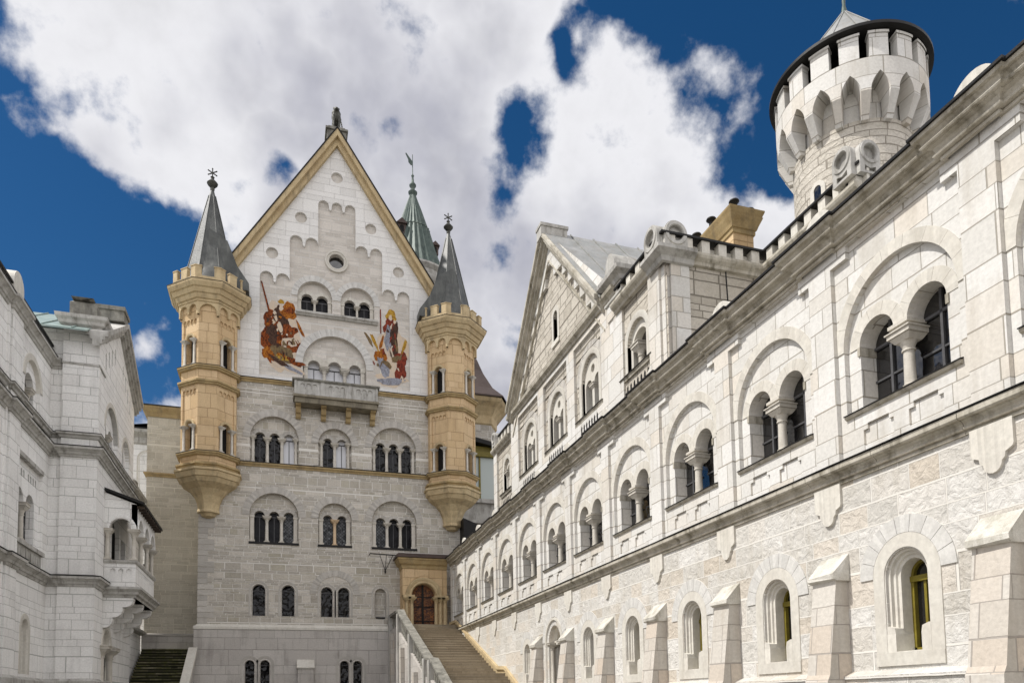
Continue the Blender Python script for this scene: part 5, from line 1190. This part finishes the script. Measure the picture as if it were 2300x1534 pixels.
# projecting gabled bay: near side, front, far side
m = MB(FN); m.plate(rect(XL-.1, XG, GZ, 16.9), [], 0); m.box(-9.32, XG+.02, GZ, 17.2, -.2, .16); make('bay_side_wall', m, M['left'], lb)
doorh = [(37.55, GZ)]+arch(38.35, GZ, .80, 2.85, 18)[1:-1]+[(39.15, GZ)]
GC2, GP2 = 39.9, 19.35
slg = (GP2-17.0)/(GC2-YN)
st2 = [[(37.0+.62*i, 16.6+.36*i-.8), (37.0+.62*i, 16.6+.36*i-.1), (37.0+.62*i+.11, 16.6+.36*i), (37.0+.62*i+.22, 16.6+.36*i-.1), (37.0+.62*i+.22, 16.6+.36*i-.8)] for i in range(4)]
st2 += [[(2*GC2-u, z) for u, z in q] for q in st2]
m = MB(FG)
m.plate([(YN-.02, GZ+.001), (YN-.02, 16.9), (GC2, GP2-.2), (YG, 16.9), (YG, GZ+.001)], [arch(38.55, 11.95, 1.35, 13.1, 22), arch(41.9, 11.95, .9, 13.1, 18), [(37.55, GZ+.01)]+arch(38.35, GZ, .80, 2.85, 18)[1:-1]+[(39.15, GZ+.01)], arch(39.9, 6.0, .85, 8.5, 16), rect(41.1, 42.2, 6.4, 8.6)]+st2, 0, hb=-.2)
make('bay_front_wall', m, M['left'], lb)
m = MB(FG); m.plate([(36.5, 15.5), (36.5, 16.5), (GC2, 18.9), (43.3, 16.5), (43.3, 15.5)], [], -.2); make('gable_backing', m, M['oldstone'], lb)
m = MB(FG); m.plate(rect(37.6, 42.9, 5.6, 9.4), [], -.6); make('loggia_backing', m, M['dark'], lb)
def bif(c, hw, ops, z0, zs, fr=FG):
    m = MB(fr); m.plate(arch(c, z0, hw+.02, zs, 20), [arcade_hole(ops, z0, zs-.02)], -.2, hb=-.5); w = make('window', m, M['left'], lb)
    m = MB(fr); m.archmould(c, zs, [(hw, -.2), (hw, .02), (hw+.22, .02), (hw+.24, 0)], n=22); make('arch_ring', m, M['cream'], w)
    for u, o in ops: m = MB(fr); m.plate(arch(u, z0, o+.13, zs-.02), [], -.46); make('pane', m, M['glassblack'], w)
    for u, o in ops[:-1] if len(ops) > 1 else []: m = MB(fr); m.column(u+o+.13, z0, zs-.02, -.31, .12, cap=.45); make('column', m, M['column'], w)
    return w
bif(38.55, 1.35, [(37.95, .46), (39.15, .46)], 11.95, 13.1); bif(41.9, .9, [(41.9, .5)], 11.95, 13.1)
m = MB(FG); prof = [(.62, -.45), (.68, -.25), (.74, -.22), (.78, -.05), (.84, .04), (1.02, .04), (1.05, 0)]
m.archmould(38.35, 2.85, prof, n=22); dw = make('doorway', m, M['cream'], lb)
for s in (-1, 1):
    m = MB(FG); m.column(38.35+s*.86, -1.0, 2.85, -.05, .17, cap=.55); m.box(38.35+s*.86-.35, 38.35+s*.86+.35, 2.70, 2.88, -.4, .25); make('column', m, M['column'], dw)
m = MB(FG); m.plate(arch(38.35, GZ, .8, 2.85), [], -.55); make('door_leaf', m, M['dark'], dw)
m = MB(); m.poly([(XG, GZ, YG), (-20, GZ, YG), (-20, 16.9, YG), (XG, 16.9, YG)]); m.poly([(-20, 15, YN+.02), (XG-.05, 15, YN+.02), (XG-.05, 16.9, YN+.02), (-20, 16.9, YN+.02)]); make('side_wall', m, M['left'], lb)
# courses that wrap the whole front
WP = [(XL, YL0), (XL, 30.65), (XL+.13, 30.65), (XL+.13, 31.85), (XL, 31.85), (XL, YN), (-9.32, YN), (-9.32, YN-.16), (XG+.02, YN-.16), (XG+.02, YN+1.0), (XG, YN+1.0), (XG, YG), (-12, YG)]
def wrap(z, prof, mat='trimgrey', path=WP, name='string_course'):
    m = MB(); m.sweep(path, [(o, z+h) for o, h in prof]); make(name, m, M[mat], lb)
big = [(0, -.05), (.05, -.04), (.07, .05), (.12, .07), (.14, .16), (.24, .26), (.30, .28), (.30, .38), (0, .46)]
sm_ = [(0, 0), (.06, .02), (.09, .12), (.17, .16), (.17, .24), (0, .30)]
wrap(5.35, big); wrap(11.12, big); wrap(11.92, sm_); wrap(.95, [(0, 0), (.12, .0), (.12, .22), (0, .34)])
WU = WP[:9]+[(XG+.02, YN+.4)]
wrap(15.1, big, path=WP[:6]+[(-9.4, YN)]); wrap(15.3, [(0, 0), (.04, 0), (.04, .08), (0, .1)], path=WP[6:10])
for z, o in ((5.83, .31), (11.6, .31), (12.23, .18)):
    m = MB(); m.sweep(WP, [(0, z), (o, z-.075), (o+.012, z-.06), (0, z+.02)]); make('course_flashing', m, M['blackmetal'], lb)
# parapet over the main wall
m = MB(FL)
for k in range(24): u = YL0+.3+k*.58; m.box(u-.16, u+.16, 15.55, 16.02, -.25, -.02)
m.box(YL0, YN-.1, 15.5, 15.62, -.3, .0); make('battlement', m, M['left'], lb)
m = MB(FL); m.box(YL0, YN-.05, 16.02, 16.1, -.35, .1); m.box(YL0, YN-.05, 15.55, 15.6, -.0, .28); make('coping_flashing', m, M['blackmetal'], lb)
for yc in (31.25, 24.9):
    m = MB(FL); m.prism([(yc+.55*math.cos(t), 16.2+.55*math.sin(t)) for t in [PI*k/14 for k in range(15)]]+[(yc-.55, 15.6), (yc+.55, 15.6)], -.4, .12); make('finial', m, M['cream'], lb)
# capped corner pier
CPn = [(-9.32, YN+.9), (-9.32, YN-.16), (XG+.05, YN-.16), (XG+.05, YN+.9)]
m = MB(); m.sweep(CPn+[], [(-.1, 16.9), (.04, 16.92), (.05, 17.05), (.16, 17.12), (.2, 17.25), (.3, 17.35), (.32, 17.5), (-.3, 17.6)], True); make('cornice', m, M['trimgrey'], lb)
m = MB(); m.sweep(rp(-9.15, -8.05, YN-.02, YN+.75), [(0, 17.5), (0, 18.25), (-.1, 18.35), (-1, 18.4)], True); make('finial', m, M['oldstone'], lb)
# raking cornice, ridge block, roof
for s in (-1, 1):
    m = MB(FG); e = 4.25 if s > 0 else 4.6; X = lambda w: GC2+s*w
    for ta, tb, da, db in ((.13, -.1, -.5, .42), (-.1, -.26, -.3, .32), (-.26, -.45, -.2, .2), (-.45, -.56, -.2, .10)):
        m.prism([(X(0), GP2+ta), (X(e), GP2+ta-slg*e), (X(e), GP2+tb-slg*e), (X(0), GP2+tb)], da, db)
    make('raking_cornice', m, M['trimgrey'], lb)
m = MB(FG); m.box(GC2-.7, GC2+.35, GP2-.1, GP2+.5, -.9, .3); m.box(GC2-.78, GC2+.45, GP2+.42, GP2+.62, -1.0, .36); make('ridge_block', m, M['oldstone'], lb)
m = MB(FG); m.prism([(GC2-5, GP2-slg*5+.16), (GC2, GP2+.16), (GC2+5, GP2-slg*5+.16), (GC2+5, GP2-slg*5+.08), (GC2, GP2+.08), (GC2-5, GP2-slg*5+.08)], -12.5, -.3)
for s in (-1, 1):
    for q in range(0, 10): d = -.9-q*1.15; m.prism([(GC2, GP2+.16), (GC2+s*5, GP2-slg*5+.16), (GC2+s*5, GP2-slg*5+.22), (GC2, GP2+.22)], d-.025, d+.025)
make('roof', m, M['tealroof'], lb)
# loggia (roofed balcony) on the bay front
OX, OY0, OY1 = -6.55, 37.45, 42.55
m = MB(); m.sweep([(XG, OY0), (OX, OY0), (OX, OY1), (XG, OY1)], [(-.4, 5.1), (.0, 5.1), (.03, 5.2), (.12, 5.26), (.14, 5.36), (.24, 5.46), (.28, 5.48), (.28, 5.58), (0, 5.64), (-1.3, 5.64)])
m.poly([(XG, 5.1, OY0), (OX, 5.1, OY0), (OX, 5.1, OY1), (XG, 5.1, OY1)])
lg = make('loggia', m, M['trimgrey'], lb)
FO = Frame((OX, 0), (0, 1), (1, 0)); FOs = Frame((0, OY0), (1, 0), (0, -1))
def teeth(u0, n, w=.17, g=.30, z=6.25): return [[(u0+j*g, z), (u0+j*g, z+.16), (u0+j*g+w*.5, z+.24), (u0+j*g+w, z+.16), (u0+j*g+w, z)] for j in range(n)]
m = MB(FOs); m.plate(rect(XG, OX, 5.62, 6.72), teeth(XG+.28, 3, .22, .34), 0, hb=-.08); m.plate(rect(XG, OX, 5.62, 6.72), [], -.08)
k_ = m; m2 = MB(FO); m2.plate(rect(OY0, OY1, 5.62, 6.72), teeth(OY0+.5, 4)+teeth(OY0+2.1, 4)+teeth(OY0+3.7, 4), 0, hb=-.08); m2.plate(rect(OY0, OY1, 5.62, 6.72), [], -.08)
q = len(m.v); m.v += m2.v; m.f += [[q+j for j in f] for f in m2.f]; make('parapet', m, M['left'], lg)
m = MB(); m.sweep([(XG, OY0), (OX, OY0), (OX, OY1), (XG, OY1)], [(-.25, 6.72), (.05, 6.72), (.08, 6.80), (.08, 6.86), (-.25, 6.88)]); make('handrail', m, M['trimgrey'], lg)
zs_ = 8.35
m = MB(FOs); m.plate([(XG, 8.3), (XG, 10.05), (OX, 9.55), (OX, 8.3), (OX-.16, 8.3)]+[(-7.2+.50*math.cos(t), zs_+.50*math.sin(t)) for t in [PI*j/16 for j in range(17)]]+[(XG+.14, 8.3)], [], 0, ob=-.22); m.archmould(-7.2, zs_, [(.50, -.2), (.50, .02), (.54, .04), (.64, .04), (.66, .0)], n=20)
m2 = MB(FO); oc_ = [OY0+.25+.85+j*1.65 for j in range(3)]
ap = [(OY0, 8.3), (OY0, 9.55), (OY1, 9.55), (OY1, 8.3)]
for c in oc_[::-1]: ap += [(c+.66*math.cos(t), zs_+.66*math.sin(t)) for t in [PI*j/14 for j in range(15)]]
m2.plate(ap, [], 0, ob=-.22)
for c in oc_: m2.archmould(c, zs_, [(.66, -.2), (.66, .02), (.70, .04), (.78, .04), (.80, 0)], n=20)
q = len(m.v); m.v += m2.v; m.f += [[q+j for j in f] for f in m2.f]; make('arcade', m, M['left'], lg)
cols = [(XG+.12, OY0+.12), (OX-.12, OY0+.12)]+[(OX-.12, OY0+.12+1.75+1.65*j) for j in range(2)]+[(OX-.12, OY1-.12)]
for x, y in cols:
    m = MB(); m.column(x, 6.88, 8.34, y, .10, cap=.38); make('column', m, M['column'], lg)
m = MB()
a = m.add([(XG, 10.25, OY0-.15), (OX+.35, 9.62, OY0-.25), (OX+.35, 9.62, OY1+.25), (XG, 10.25, OY1+.15), (XG, 10.12, OY0-.15), (OX+.35, 9.50, OY0-.25), (OX+.35, 9.50, OY1+.25), (XG, 10.12, OY1+.15)])
for f in ((0, 1, 2, 3), (4, 5, 6, 7), (0, 1, 5, 4), (1, 2, 6, 5), (2, 3, 7, 6)): m.f.append([a[i] for i in f])
make('loggia_roof', m, M['blackmetal'], lg)
for j in range(11): m = MB(); y = OY0+.1+j*.49; m.box(OX-.05, OX+.32, 9.36, 9.49, y-.06, y+.06); make('rafter_end', m, M['brownwood'], lg)
m = MB(); m.poly([(XG, 9.9, OY0), (OX, 9.5, OY0), (OX, 9.5, OY1), (XG, 9.9, OY1)]); make('ceiling', m, M['brownwood'], lg)
for y in (OY0+.22, (OY0+OY1)/2, OY1-.22):
    m = MB(Frame((XG, y), (1, 0), (0, -1)))
    P = [(0, 5.1), (1.28, 5.1)]+[(1.28-.42+.42*math.cos(t), 5.02-.36*math.sin(t)) for t in [PI/2*j/6 for j in range(7)]]+[(.80-.0, 4.66)]+[(.84-.40+.40*math.cos(t), 4.6-.42*math.sin(t)) for t in [PI/2*j/6 for j in range(7)]]+[(.40, 4.18)]+[(.42-.34+.34*math.cos(t), 4.12-.42*math.sin(t)) for t in [PI/2*j/6 for j in range(7)]]+[(0, 3.70)]
    m.prism(P, -.2, .2); make('bracket', m, M['left'], lg)
# lower part of the building beyond the bay
m = MB(); solid_box_walls(m, -16, -8.15, YG, 48.4, GZ, 12.6, skip='w'); make('far_wall', m, M['left'], lb)
m = MB(); m.sweep([(-8.15, YG), (-8.15, 48.4), (-16, 48.4)], [(0, 10.7), (.1, 10.72), (.14, 10.9), (.3, 11.05), (.3, 11.15), (0, 11.2)]); make('string_course', m, M['trimgrey'], lb); m = MB(); m.sweep([(-8.15, YG), (-8.15, 48.4), (-16, 48.4)], [(0, 12.4), (.2, 12.5), (.22, 12.7), (-.2, 12.8)]); make('cornice', m, M['trimgrey'], lb); m = MB(); m.sweep([(-8.15, YG), (-8.15, 48.4), (-16, 48.4)], [(0, 4.3), (.25, 4.4), (.28, 4.55), (0, 4.62)]); make('string_course', m, M['trimgrey'], lb)
m = MB(); m.sweep(rp(-8.7, -8.2, 46.5, 47.1), [(0, 12.5), (0, 13.3), (-.1, 13.4), (-.3, 13.4)], True); make('finial', m, M['oldstone'], lb)
m = MB(); m.box(-7.55, -7.2, 7.35, 7.95, 44.3, 44.6); m.box(-8.15, -7.5, 7.75, 7.82, 44.4, 44.46); make('lamp_box', m, M['blackmetal'], lb)
# ================================================================== distant pieces
rb = thing('rear_building', 'narrow glimpse of a pale building with overhanging eaves in the gap beside the wing', 'building', (-10, 60, GZ))
m = MB(); solid_box_walls(m, -10.7, -8, 58, 66, GZ, 20.0); make('wall', m, M['left'], rb)
m = MB(); m.sweep([(-10.7, 66), (-10.7, 58), (-8, 58)], [(0, 19.3), (.1, 19.4), (.15, 19.8), (.55, 20.1), (.6, 20.3), (0, 20.35)]); make('cornice', m, M['trimgrey'], rb)
m = MB(); m.sweep([(-10.7, 66), (-10.7, 58), (-8, 58)], [(.65, 20.32), (.65, 20.4), (-2.5, 21.5)]); make('roof', m, M['blackmetal'], rb)
Fr = Frame((0, 58), (1, 0), (0, -1)); small_win(rb, Fr, -9.5, .55, 15.4, 18.2, 0.0, -.3, M['glass'])
# green spired stair tower behind the palace
GTc = (10.75, 60.0)
gt = thing('spired_tower', 'tall round tower behind the palace roof with ribbed green copper spire and weather vane', 'tower', (GTc[0], GTc[1], GZ))
m = MB(); m.lathe(GTc, [(2.85, GZ), (2.85, 34.6)], n=48, cap=False); make('shaft', m, M['facade_top'], gt, cyl=(GTc[0], GTc[1], 2.85))
m = MB(); m.lathe(GTc, [(2.85, 34.4), (2.95, 34.5), (3.0, 34.9), (3.25, 35.1), (3.3, 35.35), (3.1, 35.5)], n=48, cap=False); m.lathe(GTc, [(2.85, 36.0), (3.0, 36.1), (3.22, 36.3), (3.22, 36.45)], n=48, cap=False); m.lathe(GTc, [(2.9, 34.9), (2.9, 36.3)], n=48, cap=False); make('cornice', m, M['trimgrey'], gt)
m = MB(); n = 28
prof = [(3.1, 36.45), (2.75, 36.75), (2.15, 38.4), (1.46, 40.75), (1.50, 40.8), (1.44, 40.9), (1.35, 40.95), (.74, 42.8), (.38, 43.8), (.26, 44.2)]
rows = []
for r, z in prof:
    rows.append(len(m.v)); m.v += [(GTc[0]+(r*(1 if k % 2 else .93))*math.cos(2*PI*k/(2*n)), GTc[1]+(r*(1 if k % 2 else .93))*math.sin(2*PI*k/(2*n)), z) for k in range(2*n)]
for j in range(len(prof)-1):
    for k in range(2*n): m.f.append([rows[j]+k, rows[j]+(k+1) % (2*n), rows[j+1]+(k+1) % (2*n), rows[j+1]+k])
make('spire', m, M['copper'], gt)
m = MB(); m.lathe(GTc, [(.26, 44.1), (.38, 44.3), (.40, 44.42), (.2, 44.55), (.17, 44.8), (.30, 45.0), (.30, 45.1), (.13, 45.35), (.08, 45.8), (.13, 45.95), (.04, 46.1), (.03, 47.9)], n=14)
make('finial', m, M['copper'], gt)
m = MB(Frame((0, GTc[1]), (1, 0), (0, -1))); m.prism([(GTc[0], 46.9), (GTc[0], 47.25), (GTc[0]-.2, 47.5), (GTc[0]-.55, 47.95), (GTc[0]-.62, 47.9), (GTc[0]-.38, 47.4), (GTc[0]-.36, 47.15), (GTc[0]-.18, 46.95)], -.03, .03); make('weather_vane', m, M['copper'], gt)
def dormer(x, y, z, w, h, dx, mat):
    m = MB(); m.box(x-w/2, x+w/2, z, z+h, y-.3, y+1.6); m.prism([(x-w/2-.12, z+h-.05), (x, z+h+w*.6), (x+w/2+.12, z+h-.05)], y-.45, y+1.6)
    d_ = make('dormer', m, mat, gt); m = MB(); m.plate(arch(x, z+.15, w*.25, z+h*.65, 8), [], y-.305); make('pane', m, M['dark'], d_)
dormer(12.55, 59.6, 38.7, .55, .8, 0, M['brownroof']); dormer(9.55, 58.9, 39.6, .7, .9, 0, M['brownroof'])
# buildings seen in the slot between palace and gabled house
rt2 = thing('rear_gatehouse', 'brown roofed turret with ochre arched eaves and tall curtained window behind right turret', 'building', (14.5, 52, GZ))
m = MB(); RP = [(12.6, 52), (15.2, 52), (15.9, 53.2), (15.9, 58), (12.6, 58)]
m.sweep(RP, [(0, GZ), (0, 22.4)], True); make('wall', m, M['facade'], rt2)
m = MB(); m.sweep(RP, [(0, 21.0), (.12, 21.1), (.14, 21.7), (.3, 22.0), (.55, 22.3), (.9, 22.55), (1.0, 22.7), (1.0, 22.85), (0, 22.9)], True); make('cornice', m, M['sandpale'], rt2)
m = MB(); i = len(m.v); m.sweep(RP, [(1.15, 22.85), (1.15, 22.95), (.2, 23.9), (-.8, 25.6), (-1.3, 26.8)], True); make('roof', m, M['brownroof'], rt2)
Fq = Frame((0, 51.0), (1, 0), (0, -1))
m = MB(Fq); m.prism([(12.4, 19.6), (15.6, 19.0), (15.6, 18.7), (12.4, 19.25)], -1.0, .6); make('eaves', m, M['blackmetal'], rt2)
m = MB(Fq); m.box(12.4, 15.4, 18.1, 18.45, -1, .25); m.box(12.4, 15.4, 18.45, 18.9, -1, .1); m.box(13.9, 14.02, 14.9, 18.1, -.2, .1); make('frame', m, M['gold'], rt2)
m = MB(Fq); m.plate(rect(12.4, 15.4, 14.9, 18.2), [], 0); make('window', m, M['paleglass'], rt2)
m = MB(Fq); m.box(12.3, 15.4, 14.6, 14.9, -1, .3); m.box(12.3, 15.4, 13.2, 14.6, -1, .05); m.box(12.3, 15.4, 13.1, 13.3, -1, .15); make('sill', m, M['trimgrey'], rt2)
m = MB(Fq); m.box(12.0, 15.4, GZ, 13.1, -1, .0); make('lower_wall', m, M['facade'], rt2)
m = MB(Frame((0, 46.5), (1, 0), (0, -1))); m.prism([(10.95, 11.6), (13.6, 10.6), (13.6, 9.2), (10.95, 9.2)], -3, 2.5); make('lean_to_roof', m, M['blackmetal'], rt2)
# ================================================================== STAIRS
gs = thing('grand_staircase', 'broad worn tan stone staircase climbing to the ochre portal with stone balustrade', 'staircase', (8.3, 36, GZ))
LZ = 4.58
def zst(y):                # walking line of the stairs
    pts = [(27.3, GZ+.0), (32.3, 1.15), (33.6, 1.35), (42.3, LZ), (45.2, LZ)]
    if y <= pts[0][0]: return pts[0][1]
    for (a, za), (b, zb) in zip(pts, pts[1:]):
        if y <= b: return za+(zb-za)*(y-a)/(b-a)
    return LZ
m = MB(); ydone = 23.5; steps_ = []
y = 24.2; z = GZ
def flight(y0, z0, y1, z1, n):
    for k in range(n):
        a = y0+(y1-y0)*k/n; zt = z0+(z1-z0)*(k+1)/n; j = rnd.uniform(-.012, .012)
        m.box(6.75, 9.84, zt-.17, zt-.03, a+.03, a+(y1-y0)/n+.4)
        m.box(6.74+j, 9.845, zt-.035, zt+j*.3, a+j, a+(y1-y0)/n+.42)
flight(26.0, GZ, 32.3, 1.28, 18); flight(33.5, 1.28, 42.3, LZ-.02, 21)
m.box(6.75, 9.84, .9, 1.27, 32.3, 33.6); m.box(6.75, 9.84, 4.2, LZ-.02, 42.2, 45.0)
make('steps', m, M['stair'], gs)
FSW = Frame((6.35, 0), (0, 1), (-1, 0))
m = MB(FSW); P = [(25.6, GZ), (45, GZ), (45, LZ-.15), (42.3, LZ-.15), (33.5, 1.2), (32.3, 1.1), (26.0, -1.4), (25.6, -1.5)]
m.prism(P, -.42, 0); make('side_wall', m, M['plinth'], gs)
# piers and balusters with sloped rail
rail = [(25.9, -.75), (32.1, 1.98), (33.3, 2.1), (40.9, 5.0), (41.8, 5.42)]
def railz(y):
    for (a, za), (b, zb) in zip(rail, rail[1:]):
        if y <= b: return za+(zb-za)*(y-a)/(b-a)
    return rail[-1][1]
m = MB(FSW)
for (a, za), (b, zb) in zip(rail[:-1], rail[1:-1]):
    m.prism([(a, za), (b, zb), (b, zb-.11), (a, za-.11)], -.40, .03)
m.prism([(40.85, 4.98), (41.5, 5.36), (44.95, 5.4), (44.95, 5.24), (41.5, 5.2), (40.85, 4.84)], -.40, .03)
make('handrail', m, M['oldstone'], gs)
for yc in (26.3, 32.2, 33.4, 37.4, 41.3, 44.7):
    zt = railz(yc)-.1 if yc < 42 else 5.3
    m = MB(FSW); m.box(yc-.2, yc+.2, GZ, zt, -.36, .08); make('post', m, M['trimgrey'], gs)
for yc in (29.5, 35.3, 39.3, 43.0):
    m = MB(FSW); m.prism([(yc-.2, GZ), (yc+.2, GZ), (yc+.2, zst(yc)-.5), (yc-.2, zst(yc)-.5)], 0, .22); make('buttress', m, M['buttress'], gs)
yy = 26.8; nb = 0
while yy < 44.4:
    if min(abs(yy-q) for q in (26.3, 32.2, 33.4, 37.4, 41.3, 44.7)) > .3:
        zb = zst(yy)-.12; zt = (railz(yy)-.12 if yy < 41.5 else 5.26)
        m = MB(); h = zt-zb; m.lathe((6.53, yy), [(.075, zb), (.075, zb+.06*h), (.045, zb+.12*h), (.075, zb+.35*h), (.045, zb+.55*h), (.04, zb+.75*h), (.07, zb+.9*h), (.075, zt)], n=8)
        make('baluster', m, M['oldstone'], gs); nb += 1
    yy += .38
m = MB(FR)   # ochre stringer against the arcade wing
Q = [(26.0, -1.25), (32.3, 1.62), (33.5, 1.68), (42.2, LZ+.3), (43.7, LZ+.3)]
for (a, za), (b, zb) in zip(Q, Q[1:]): m.prism([(a, za), (b, zb), (b, zb-.16), (a, za-.16)], .01, .14); m.prism([(a, za-.16), (b, zb-.16), (b, zb-.5), (a, za-.5)], .01, .05)
make('stringer', m, M['sandpale'], gs)
ms = thing('mossy_staircase', 'dark narrow staircase overgrown with green moss between palace and left building', 'staircase', (-6.4, 44, GZ))
m = MB(); m_ = MB()
for k in range(30):
    y1 = 48.3-k*.30; zt = 3.5-k*.175
    x = -8.0
    while x < -5.01:
        w = min(rnd.uniform(.35, 1.1), -5.0-x)
        if -5.0-x-w < .2: w = -5.0-x
        j = rnd.uniform(-.03, .012); m.box(x+.006, x+w-.006, zt-.08, zt+j, y1-.34+rnd.uniform(-.03, .03), y1+.3); x += w
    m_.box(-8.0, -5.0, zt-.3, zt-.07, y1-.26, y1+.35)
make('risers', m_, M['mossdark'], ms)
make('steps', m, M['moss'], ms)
m = MB(Frame((-4.98, 0), (0, 1), (-1, 0))); sp = .585
m.prism([(44.6, GZ), (44.6, 3.05), (36.6, 3.05-8*sp+.0), (36.6, GZ)], -.22, 0); make('side_wall', m, M['plinth'], ms)
m = MB(Frame((-4.98, 0), (0, 1), (-1, 0))); m.prism([(44.74, 3.35), (44.74, 3.05), (36.4, 3.05-8.34*sp), (36.4, 3.35-8.34*sp)], -.40, .06); make('handrail', m, M['cream'], ms)
# ================================================================== GROUND
m = MB(); R_ = 1200; m.poly([(-R_, GZ-.02, -R_), (R_, GZ-.02, -R_), (R_, GZ-.02, R_), (-R_, GZ-.02, R_)])
struct(make('ground', m, M['ground']))
